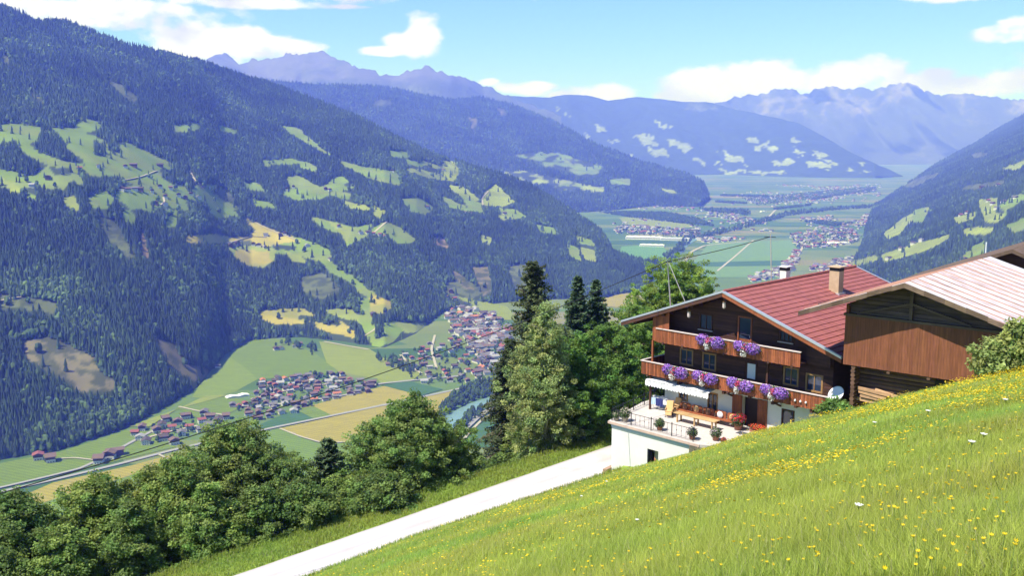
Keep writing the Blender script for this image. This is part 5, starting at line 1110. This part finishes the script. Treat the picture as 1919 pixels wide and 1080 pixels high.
# sun loungers with orange cushions and the parasol base, left part of the terrace
for k, (u, v, rz_, lb) in enumerate(((1254,781,.5,'reclining garden chair with yellow orange cushions, nearer the railing'),(1266,775,.15,'second reclining garden chair with orange cushions, beside the table'))):
    o = empty('garden_chair', lb, 'chair', onterr(u, v), HA+rz_)
    b = MB(); b.bar((0,-.3,.42),(0,.3,.42),.6,.05); b.build('seat', M_PINE, o)
    b = MB(); b.bar((0,.28,.42),(0,.62,1.15),.6,.05,up=(0,-1,.4)); b.build('backrest', M_PINE, o)
    for sx in (-.28, .28):
        b = MB(); b.bar((sx,-.35,0),(sx,.35,.55),.05,.05); b.bar((sx,.35,0),(sx,-.3,.5),.05,.05); b.build('leg', M_IRON, o)
        b = MB(); b.box(sx-.04, sx+.04, -.35, .3, .62, .66); b.bar((sx,-.3,.42),(sx,-.3,.62),.04,.04); b.build('armrest', M_PINE, o)
    b = MB(); b.bar((0,-.36,.49),(0,.26,.49),.54,.12); b.bar((0,.22,.5),(0,.54,1.16),.54,.12,up=(0,-1,.4)); b.bar((0,-.4,.46),(0,-.5,.2),.5,.1,up=(0,1,0)); bo = b.build('cushion', M_CUSH, o)
    md = bo.modifiers.new('soft', 'BEVEL'); md.width = .05; md.segments = 3
o = empty('drying_rack', 'white drying rack hung with blue and white laundry by the left railing', 'drying rack', onterr(1238,768), HA+.2)
b = MB()
for sx in (-.8, .8): b.bar((sx,-.35,0),(sx,.35,1.0),.03,.03); b.bar((sx,.35,0),(sx,-.35,1.0),.03,.03)
for y in (-.35, -.12, .12, .35): b.tube([(-.85,y,1.0),(.85,y,1.0)], .012, 5)
b.build('frame', M_WHITE, o)
M_BLUEC = mat('dark blue cloth', (.03,.04,.16), .9, .1, 5); M_LBL = mat('pale blue cloth', (.45,.6,.75), .9, .06, 5)
for x0, x1, y, zz, mm in ((-.8,-.3,-.36,.45,M_LBL),(-.28,.35,-.36,.35,M_BLUEC),(.37,.8,-.36,.55,M_WHITE),(-.7,.6,.12,.5,M_WHITE)):
    b = MB(); n = 8
    for k in range(n):
        xa_ = x0+(x1-x0)*k/n; xb_ = x0+(x1-x0)*(k+1)/n; ya_ = y-.015+.03*sin(k*1.9); yb2 = y-.015+.03*sin((k+1)*1.9)
        b.add([(xa_,ya_,zz),(xb_,yb2,zz),(xb_,y,1.02),(xa_,y,1.02),(xa_,y+.1,.8),(xb_,y+.1,.8)], [(0,1,2,3),(3,2,5,4)])
    b.build('laundry', mm, o)
b = MB(); b.box(-.45,.45,-.3,.3,0,.02); o = b.build('door_mat', mat('dark door mat', (.06,.065,.08), .95, .2, 8)); o.location = onterr(1392,813); o.rotation_euler = (0,0,HA); tag(o, 'dark door mat on the terrace before the entrance', 'door mat')
# small retaining wall and bollard stone at the end of the road
P1 = at(1133,886,72.5); P2 = at(1170,868,75)
b = MB(P1[2]-.3); b.bar((P1[0],P1[1],P1[2]-.1),(P2[0],P2[1],P2[2]-.1),.35,.7); o = b.build('retaining_wall', mat('brown stone kerb', (.34,.22,.15), .95, .25, 3, bump=.03)); o.location = (0,0,P1[2]-.3); tag(o, 'low brown stone wall between meadow and road end', 'wall')
# ------------------------------------------------------------------ roof masts and power cable
def roofhit(u, v, sgn):
    a, c = ray(u, v); k = a*hex_[0]+hey[0]*0
    kx = a*hex_[0]+hex_[1]; k0 = HO@hex_; Y = (ZR+sgn*SL*k0)/(c+sgn*SL*kx); return np.array([a*Y, Y, c*Y])
mb_ = roofhit(1257,574,-1); mb_ = np.array(h2w(-4.6, 1.2, rz(4.6)+.0)); a_, c_ = ray(1251, 490); tp = np.array([a_*mb_[1], mb_[1], c_*mb_[1]])
M_POLE = mat('grey galvanised pole', (.42,.41,.40), .6, .1, 4, metal=.3)
mastL = empty('roof_mast', 'grey roof mast with a slanting stay on the left slope of the farmhouse roof', 'mast', tuple(mb_), 0)
a_, c_ = ray(1258, 576); bp_ = np.array([a_*mb_[1], mb_[1], c_*mb_[1]])
b = MB(); b.tube([tuple(bp_-mb_+np.array([0,0,-.6])), tuple(tp-mb_)], .05, 8); b.build('pole', M_POLE, mastL)
a_, c_ = ray(1290, 568); Ys = mb_[1]-1.0; sp = np.array([a_*Ys, Ys, c_*Ys]); b = MB(); b.tube([tuple(sp-mb_+np.array([0,0,-.5])), tuple(tp-mb_+np.array([.12,0,-.15]))], .035, 8); b.build('stay', M_POLE, mastL)
b = MB(); b.bar(tuple(tp-mb_+np.array([-.25,0,-.1])), tuple(tp-mb_+np.array([.35,0,-.02])), .06, .06); b.build('cross_arm', M_IRON, mastL)
a_, c_ = ray(1447, 524); Ym = 79.; q0 = np.array([a_*Ym, Ym, c_*Ym]); a_, c_ = ray(1444, 437); q1 = np.array([a_*Ym, Ym, c_*Ym])
mastR = empty('roof_mast', 'slim grey mast behind the farmhouse ridge carrying the power cable', 'mast', tuple(q0), 0)
b = MB(); b.tube([(0,0,-1.2), tuple(q1-q0)], .045, 8); b.build('pole', M_POLE, mastR)
b = MB(); b.bar(tuple(q1-q0+np.array([-.5,0,-.3])), tuple(q1-q0+np.array([.45,0,-.35])), .05, .05); b.build('cross_arm', M_IRON, mastR)
def cable(A, B, sag, r, lb):
    A = np.array(A); B = np.array(B); pts = []
    for k in range(41): t = k/40; p = A*(1-t)+B*t; p[2] -= sag*4*t*(1-t); pts.append(tuple(p-A))
    b = MB(); b.tube(pts, r, 6); o = b.build('power_cable', M_IRON); o.location = tuple(A); tag(o, lb, 'cable')
far_l = np.array(at(-120, 960, 42)); cable(tp, far_l, .9, .028, 'long black power cable running down left across the valley view')
cable(tp, q1+np.array([0,0,-.3]), .12, .03, 'short black power cable between the two roof masts')
P = at(1470, 500, 79)
# ------------------------------------------------------------------ barn
BA = radians(-41.); BO = np.array(at(1590, 683, 62.)[:2]); BB = -18.
Bn = empty('barn', 'brown boarded barn with rust streaked pale metal roof', 'barn', (BO[0], BO[1], BB), BA)
def bp2(u, v, y): return hpl(u, v, y, BO, BA)
ap = bp2(1695, 530, -1.5); el_ = bp2(1497, 583, -1.5); er_ = bp2(1919, 622, -1.5); 
AX, AZ = ap; sL = (AZ-el_[1])/(AX-el_[0]); sR = (AZ-er_[1])/(er_[0]-AX); XRR = AX+11.
def bz(x, off=0): return AZ-off-(sL*(AX-x) if x < AX else sR*(x-AX))
wl, wr = -.35, 12.6; BBOT = -14.42; BTOP = -11.15
b = MB(BB); planks(b, wl, wr, -.05, .0, lambda x: BBOT-.02*abs(sin(x*5)), lambda x: min(BTOP, bz(x, .35)), .17, .006, .10); b.build('boarding', M_BARN, Bn)
b = MB(BB)
b.slab([(wl+.1,BBOT-.0),(wr,BBOT),(wr,bz(wr,.35)),(AX,bz(AX,.35)),(wl+.1,bz(wl,.35))], .35, .5)
z = BTOP+.05
while z < AZ-.5:
    x0 = max(wl+.2, AX-(AZ-.5-z)/sL); x1 = min(wr, AX+(AZ-.5-z)/sR); b.slab([(x0,z),(x1,z),(x1,z+.24),(x0,z+.24)], .27, .35, jit(.3)); z += .27
b.build('gable_timber', M_OLDW, Bn)
b = MB(BB); b.box(wl-.1, wr, -.12, .3, BTOP+.0, BTOP+.16); b.box(AX-.1, AX+.1, -.0, .26, BTOP+.17, AZ-.5); b.bar((AX-3.4,.1,BTOP+.2),(AX,.1,BTOP+1.2),.14,.14); b.bar((AX+3.6,.1,BTOP+.2),(AX,.1,BTOP+1.2),.14,.14); b.build('gable_beams', M_OLDW, Bn)
b = MB(BB); b.box(wl+.02, wl+.2, .002, 16, BBOT, bz(wl,.4)); b.box(wr-.2, wr, .502, 16, -19, bz(wr,.4)); b.build('side_wall', M_BARN, Bn)
# log ground floor set back under the boards
b = MB(BB); z = -18.9
while z < BBOT-.1:
    b.tube([(-.1, 1.0, z+.14), (wr-.3, 1.0, z+.14)], .145, 8, jit(.25)); z += .27
b.box(wl+.1, wr, .06, 16, BBOT-.0, BBOT+.14); b.build('log_wall', M_LOG, Bn)
b = MB(BB)
for z in np.arange(-19, BBOT-.1, .27): b.tube([(.32+random.uniform(-.03,.03), .02, z+.13), (.32, 1.2, z+.13)], .15, 8, jit(.3))
b.build('corner_logs', M_LOG, Bn)
b = MB(BB); b.box(5.3, 7.2, .72, .84, -16.3, -14.75); b.build('stable_opening_shade', M_SOOT_SHADE, Bn)  # near-black block paints the shade inside the opening
for x in (2.6, 5.1, 7.4):
    b = MB(BB); b.box(x-.1, x+.1, .0, .95, BBOT-.22, BBOT-.01); b.build('bracket', M_LOG, Bn)
# metal roof with standing seams
def rust(t, c, mp, tc):
    n = nd(t, 'ShaderNodeTexNoise'); m2 = nd(t, 'ShaderNodeMapping'); m2.inputs['Scale'].default_value = (.5, 1.5, .5); t.links.new(tc.outputs['Object'], m2.inputs[0]); t.links.new(m2.outputs[0], n.inputs[0])
    n.inputs['Scale'].default_value = 1.1; n.inputs['Detail'].default_value = 7; n.inputs['Roughness'].default_value = .7
    f = mth(t, 'MULTIPLY', mth(t, 'SUBTRACT', n.outputs[0], .51), 6, clamp=True); return mixc(t, mth(t, 'MULTIPLY', f, .75), c, (.42, .17, .09))
M_TIN = mat('rust streaked sheet metal', (.60, .55, .53), .5, .12, .9, extra=rust, metal=.1, spec=.5); M_SEAM = mat('rusty seam', (.40, .22, .16), .8, .45, .5)
yb0, yb1 = -1.5, 17.
for nm, xe in (('roof', el_[0]), ('roof', XRR)):
    sg = 1 if xe > AX else -1; b = MB(BB); b.slab([(AX,AZ),(xe,bz(xe)),(xe,bz(xe)-.04),(AX,AZ-.04)], yb0, yb1); ro = b.build('roof', M_TIN, Bn)
    for k in range(13):
        y = yb0+.9+k*1.28; b = MB(BB); b.bar((AX,y,AZ+.03),(xe,y,bz(xe)+.03),.04,.05); b.build('seam', M_SEAM, ro)
    b = MB(BB); b.slab([(AX,AZ-.05),(xe,bz(xe)-.05),(xe,bz(xe)-.17),(AX,AZ-.17)], yb0+.03, yb1-.1); b.build('roof_boarding', M_OLDW, Bn)
    b = MB(BB); n = 9
    for k in range(n):
        xa_ = AX+(xe-AX)*k/n; xb_ = AX+(xe-AX)*(k+1)/n; w = random.uniform(-.025, .025)
        b.slab([(xa_,bz(xa_)-.0+w),(xb_,bz(xb_)-.0+w),(xb_,bz(xb_)-.30+w),(xa_,bz(xa_)-.30+w)], yb0-.10+random.uniform(0,.02), yb0-.004, jit(.35))
    b.build('verge_board', mat('sun bleached verge wood', (.15,.10,.07), .9, .25, 2, extra=boards_tex(1.2, False)), Bn)
b = MB(BB)
for k in range(16): y = yb0+.3+k*1.05; b.bar((AX,y,AZ-.25),(el_[0],y,bz(el_[0])-.25),.12,.14); b.bar((AX,y,AZ-.25),(XRR,y,bz(XRR)-.25),.12,.14)
b.build('rafters', M_OLDW, Bn)
# lumber against the log wall
for k, (u0, v0, u1, v1) in enumerate(((1607,727,1668,742),(1609,733,1660,748),(1612,741,1690,758),(1640,731,1690,748),(1606,747,1680,764))):
    A_ = bp2(u0, v0, .45+.05*k); B_ = bp2(u1, v1, .45+.05*k); b = MB(A_[1]); b.bar((0,0,A_[1]),(B_[0]-A_[0],0,B_[1]),.07,.22,jit(.2)); o = b.build('plank', mat('light sawn plank', (.55,.33,.19), .85, .2, 3, extra=boards_tex(1.2, False)) if k == 0 else bpy.data.materials['light sawn plank'])
    P = h2w(A_[0], .45+.05*k, A_[1], BO, BA); o.location = P; o.rotation_euler = (0,0,BA); tag(o, ['pale plank leaning on the log wall, topmost of five','second plank from the top on the log wall','long middle plank on the log wall','short upper plank at the right of the pile on the log wall','lowest plank on the log wall'][k], 'plank', 'planks against the log wall')
# the bigger dark barn behind
a_, c_ = ray(1897, 467); Y2 = 84.; O2 = np.array([a_*Y2, Y2]); Z2 = c_*Y2
B2 = empty('large_barn', 'dark gabled barn rising behind the metal roofed barn', 'barn', (O2[0], O2[1], -20.), radians(-38))
def p2(u, v): return hpl(u, v, 0, O2, radians(-38))
lx, lz = p2(1690, 528); s2 = (Z2-lz)/(-lx)
lx2 = lx-3; 
for sg, xe in ((-1, lx2), (1, 12.)):
    b = MB(-20.); b.slab([(0,Z2),(xe,Z2-s2*abs(xe)),(xe,Z2-s2*abs(xe)-.14),(0,Z2-.14)], 0, 18); b.build('roof', M_OLDW, B2)
    b = MB(-20.); b.slab([(0,Z2-.02),(xe,Z2-.02-s2*abs(xe)),(xe,Z2-.34-s2*abs(xe)),(0,Z2-.34)], -.08, -.005); b.build('verge_board', M_OLDW, B2)
b = MB(-20.); b.slab([(lx2+1.5,-24),(10.5,-24),(10.5,Z2-s2*10.5-.16),(0,Z2-.16),(lx2+1.5,Z2-s2*abs(lx2+1.5)-.16)], 1.6, 17); b.build('timber_wall', M_DARKT, B2)
for xw in (-2.0, 1.2): window(xw, xw+1., Z2-2.4, Z2-1.5, 1.55, B2, -20., fm=M_FRAME, mull=1)
# white pole on the slope beyond
a_, c_ = ray(1847, 477); Yp = 190.; q0 = np.array([a_*Yp, Yp, c_*Yp]); a_, c_ = ray(1845, 454)
o = empty('white_pole', 'thin white pole standing beyond the barn roof', 'pole', tuple(q0)); b = MB(); b.tube([(0,0,-25),(0,0,(c_*Yp)-q0[2])], .13, 6); b.build('pole', M_WHITE, o); b = MB(); b.box(-.5,.1,-.05,.05,-.1,.05); b.build('foot_bracket', M_WHITE, o)
# ------------------------------------------------------------------ meadow grass and flowers
def surf(u, t):
    v = Ev(u); a, ce = ray_np(u, v); Ye = Ey(u); Y = Ye*t; X = a*Y
    z = ce*Y-KC*(1-t)+np.sin(np.pi*t)*.10*fbm(X/2.2, Y/2.2, 3, 5)
    return np.stack([X, Y, z], -1)
def ray_np(u, v):
    x = u-CU; z = -(v-CV); Yc = F*cos(TH)+z*sin(TH); return x/Yc, (-F*sin(TH)+z*cos(TH))/Yc
def screen_v(P): return CV-F*(P[:, 1]*sin(TH)+P[:, 2]*cos(TH))/(P[:, 1]*cos(TH)-P[:, 2]*sin(TH))
def sample_meadow(n, power, vmax=1130, umin=560, umax=1990):
    out = []
    while sum(len(o[0]) for o in out) < n:
        u = RNG.uniform(umin, umax, n*2); Ye = Ey(u); q = 2-power        # density per area ~ Y^-power
        lo = 4.5; r = RNG.random(n*2); Y = (lo**q+(Ye**q-lo**q)*r)**(1/q); t = Y/Ye
        P = surf(u, t); k = screen_v(P) < vmax; out.append((u[k], t[k], P[k]))
    u = np.concatenate([o[0] for o in out])[:n]; t = np.concatenate([o[1] for o in out])[:n]; P = np.concatenate([o[2] for o in out])[:n]
    return u, t, P
def blades(P, H, Wd, col, seed=0, lean=.8):
    n = len(P); rg = np.random.default_rng(seed); an = rg.uniform(0, 2*pi, n); d = np.stack([np.cos(an), np.sin(an), 0*an], 1); side = np.stack([-np.sin(an), np.cos(an), 0*an], 1)
    # blades turn their flat side in every direction; width is the true width of a tuft of leaves
    L_ = rg.uniform(.1, 1., n)*lean; up = np.array([0, 0, 1.])
    b0 = P-side*Wd[:, None]/2; b1 = P+side*Wd[:, None]/2; m = P+up*(H*.55)[:, None]+d*(H*L_*.3)[:, None]
    m0 = m-side*Wd[:, None]*.4; m1 = m+side*Wd[:, None]*.4; tp = P+up*(H*(1-.25*L_))[:, None]+d*(H*L_)[:, None]
    V = np.stack([b0, b1, m1, m0, tp], 1).reshape(-1, 3); i = np.arange(n)*5
    Fc = np.stack([np.stack([i, i+1, i+2], 1), np.stack([i, i+2, i+3], 1), np.stack([i+3, i+2, i+4], 1)], 1).reshape(-1, 3)
    return V, Fc, np.repeat(col, 3, 0)
M_GRASS = mat('meadow grass', (1, 1, 1), .6, .12, .7, spec=.2, trans=.5)
def grass_cols(P, n):
    g = np.array([.40, .47, .085])*(1+.25*fbm(P[:, 0]/3, P[:, 1]/3, 3, 60))[:, None]*RNG.uniform(.65, 1.3, (n, 1))
    y = fbm(P[:, 0]/5, P[:, 1]/5, 3, 61); g[:, 0] *= 1+.3*np.clip(y, -1, 1)
    s = RNG.random(n) < .06+.05*(y > .2); g[s] = np.array([.5, .46, .24])*RNG.uniform(.7, 1.1, (s.sum(), 1)); return g
NB = 520000
u, t, P = sample_meadow(NB, 1.75); Yd = P[:, 1]; n = len(P)
H = RNG.uniform(.12, .32, n)*(1+.45*fbm(P[:, 0]/2.5, P[:, 1]/2.5, 3, 62)); Wd = np.maximum(.0045, .00036*Yd)*RNG.uniform(.7, 1.4, n); H *= np.clip(1.15-Yd/160, .75, 1.1)
P[:, 2] -= .02
V, Fc, Cc = blades(P, H, Wd, grass_cols(P, n), 1)
o = mesh_np('meadow_grass', V, Fc, M_GRASS, col=Cc); tag(o, 'tall bright green meadow grass with pale seed heads', kind='stuff')
# verges of the gravel road
pts = []; 
for (A, B, lo, hi, n) in ((RF_, RV, .02, 1.25, 26000), (RN, None, 0, 0, 9000)):
    uu = RNG.uniform(250, 1165, n); q = []
    for u_ in uu[::1]:
        a0 = A(float(u_)); 
        if B is not None: b0 = B(float(u_)); q.append(a0+(b0-a0)*RNG.uniform(lo, hi))
        else:
            aE, cE = ray(u_, float(Ev(u_))); Ye = float(Ey(u_)); E_ = np.array([aE*Ye, Ye, cE*Ye]); s_ = RNG.uniform(0, 1.0); q.append(E_+(a0-E_)*s_+np.array([0, 0, .2*sin(pi*s_)]))
    pts.append(np.array(q))
P = np.concatenate(pts); n = len(P); P[:, 2] -= .05
V, Fc, Cc = blades(P, RNG.uniform(.15, .42, n), np.full(n, .035)*RNG.uniform(.6, 1.3, n), grass_cols(P, n)*.8, 2)
o = mesh_np('verge_grass', V, Fc, M_GRASS, col=Cc); tag(o, 'grass growing on the verges of the gravel road', kind='stuff')
# yellow flowers: the 300 nearest are individuals
M_YEL = mat('yellow petals', (.85, .62, .015), .5, .06, 8, trans=.25); M_STEM = mat('green stem', (.14, .2, .05), .7, .1, 5); M_UMB = mat('white umbel', (.75, .75, .68), .7, .05, 8, trans=.2)
def clumpy(n, seed, thr):
    u, t, P = sample_meadow(n*5, 1.7); c = fbm(P[:, 0]/1.6, P[:, 1]/1.6, 2, seed)*.55+fbm(P[:, 0]/6, P[:, 1]/6, 3, seed+3); vv = screen_v(P)
    c = c-.22*(P[:, 1] > 42)+.45*((u > 1500) & (vv < 790))+.2*((np.abs(u-1180) < 200) & (np.abs(vv-905) < 40))
    c = c-.05*(vv > 980)
    pr = np.clip((c-thr)*2.2, .05, 1); k = RNG.random(len(u)) < pr; return P[k][:n]
PF = clumpy(8000, 81, .16); PF = PF[np.argsort(PF[:, 1])]
def flower_mesh(kind):
    m = MB(); m.cur = 1; m.tube([(0,0,0),(.012,.004,.17),(0,0,.34)], [.0035,.003,.0025], 4); m.cur = 0
    if kind == 'y':
        r = .017
        for k in range(7):
            a = 2*pi*k/7; b_ = a+.75; vs_ = [(0,0,.34),(r*.8*cos(a),r*.8*sin(a),.347),(r*cos((a+b_)/2),r*sin((a+b_)/2),.356),(r*.8*cos(b_),r*.8*sin(b_),.348)]; m.add(vs_, [(0,1,2,3)])
        m.lathe([(.004,.340),(.007,.346),(.002,.350)], n=6)
    else:
        for k in range(16):
            a = k*2.4; rr = .05*sqrt(k/16); m.cur = 1; m.tube([(0,0,.30),(rr*cos(a),rr*sin(a),.345)], .0012, 3); m.cur = 0
            m.lathe([(.004,-.004),(.011,.0),(.003,.006)], (rr*cos(a), rr*sin(a), .35), 6)
    ob = m.build('flower', [M_YEL if kind == 'y' else M_UMB, M_STEM]); me = ob.data; bpy.data.objects.remove(ob); return me
fy = flower_mesh('y'); fw = flower_mesh('w')
for k, p in enumerate(PF[:290]):
    o = bpy.data.objects.new('yellow_flower', fy); C.objects.link(o); o.location = tuple(p); s = random.uniform(.75, 1.05); o.scale = (s, s, s); o.rotation_euler = (random.uniform(-.35,.35)-.2, random.uniform(-.35,.35), random.uniform(0, 6))
    tag(o, 'small yellow buttercup standing in the nearest meadow grass', 'flower', 'yellow flowers in the near meadow')
P = PF[290:]; n = len(P); r = (.012+.00048*P[:, 1])*RNG.uniform(.8, 1.3, n); hz_ = RNG.uniform(.26, .40, n)
an = np.arange(6)*pi/3; tilt = RNG.normal(0, .25, (n, 2))
ring = np.stack([np.cos(an)[None]*r[:, None], np.sin(an)[None]*r[:, None]], -1); z = ring[..., 0]*tilt[:, :1]+ring[..., 1]*(tilt[:, 1:]-.35)
V = np.concatenate([P[:, None, :]+np.stack([0*r, 0*r, hz_-.004], -1)[:, None], P[:, None]+np.concatenate([ring, (z+hz_[:, None])[..., None]], -1), P[:, None]+np.stack([0*r, 0*r, hz_+.35*r], -1)[:, None]], 1)
i = np.arange(n)[:, None]*8; k = np.arange(6); Fc = np.concatenate([np.stack([i+1+k, i+1+(k+1) % 6, i+7+0*k], -1), np.stack([i+1+(k+1) % 6, i+1+k, i+0*k], -1)], 1).reshape(-1, 3)
o = mesh_np('meadow_flowers', V.reshape(-1, 3), Fc, M_YEL, col=np.ones((len(Fc), 3))); tag(o, 'yellow flowers scattered over the farther meadow', kind='stuff')
for k, (u, v, s, lb) in enumerate([(1620,1000,1.5,'large white umbel flower low in the middle of the meadow'),(1742,793,2.2,'white umbel in the upper right part of the meadow'),(1641,811,2.,'white umbel left of the upper right one'),(1888,775,2.,'white umbel near the right edge of the meadow'),(1852,853,1.7,'white umbel below the densest yellow flowers'),(1137,912,2.,'white umbel at the left end of the meadow near the road'),(1090,942,1.8,'second white umbel near the gravel road'),(1830,870,1.7,'white umbel right of centre in the meadow'),(1196,1000,1.2,'small white umbel above the bottom edge of the meadow')]):
    tt = np.linspace(.05, 1, 600); Q = surf(np.full(600, float(u)), tt); i = np.argmin(np.abs(screen_v(Q)-v-8)); o = bpy.data.objects.new('white_flower', fw); C.objects.link(o); o.location = tuple(Q[i]); s = .55*s; o.scale = (s, s, s*.6+.5); tag(o, lb, 'flower')
# ------------------------------------------------------------------ the air of the valley
hz = MB(); hz.box(-18000, 30000, -60, 45000, -510, 2400)
M_HAZE = bpy.data.materials.new('haze'); M_HAZE.use_nodes = True; t = M_HAZE.node_tree; t.nodes.clear()
pv_ = nd(t, 'ShaderNodeVolumePrincipled'); pv_.inputs['Color'].default_value = (*HAZE_COLOR, 1); pv_.inputs['Absorption Color'].default_value = (1, 1, 1, 1)
pv_.inputs['Density'].default_value = HAZE_DENSITY; pv_.inputs['Anisotropy'].default_value = 0.
mo = nd(t, 'ShaderNodeOutputMaterial'); t.links.new(pv_.outputs[0], mo.inputs['Volume'])
try: M_HAZE.cycles.homogeneous_volume = True
except Exception: pass
o = hz.build('haze', M_HAZE); tag(o, 'blue summer haze filling the valley', kind='stuff'); o.display_type = 'BOUNDS'
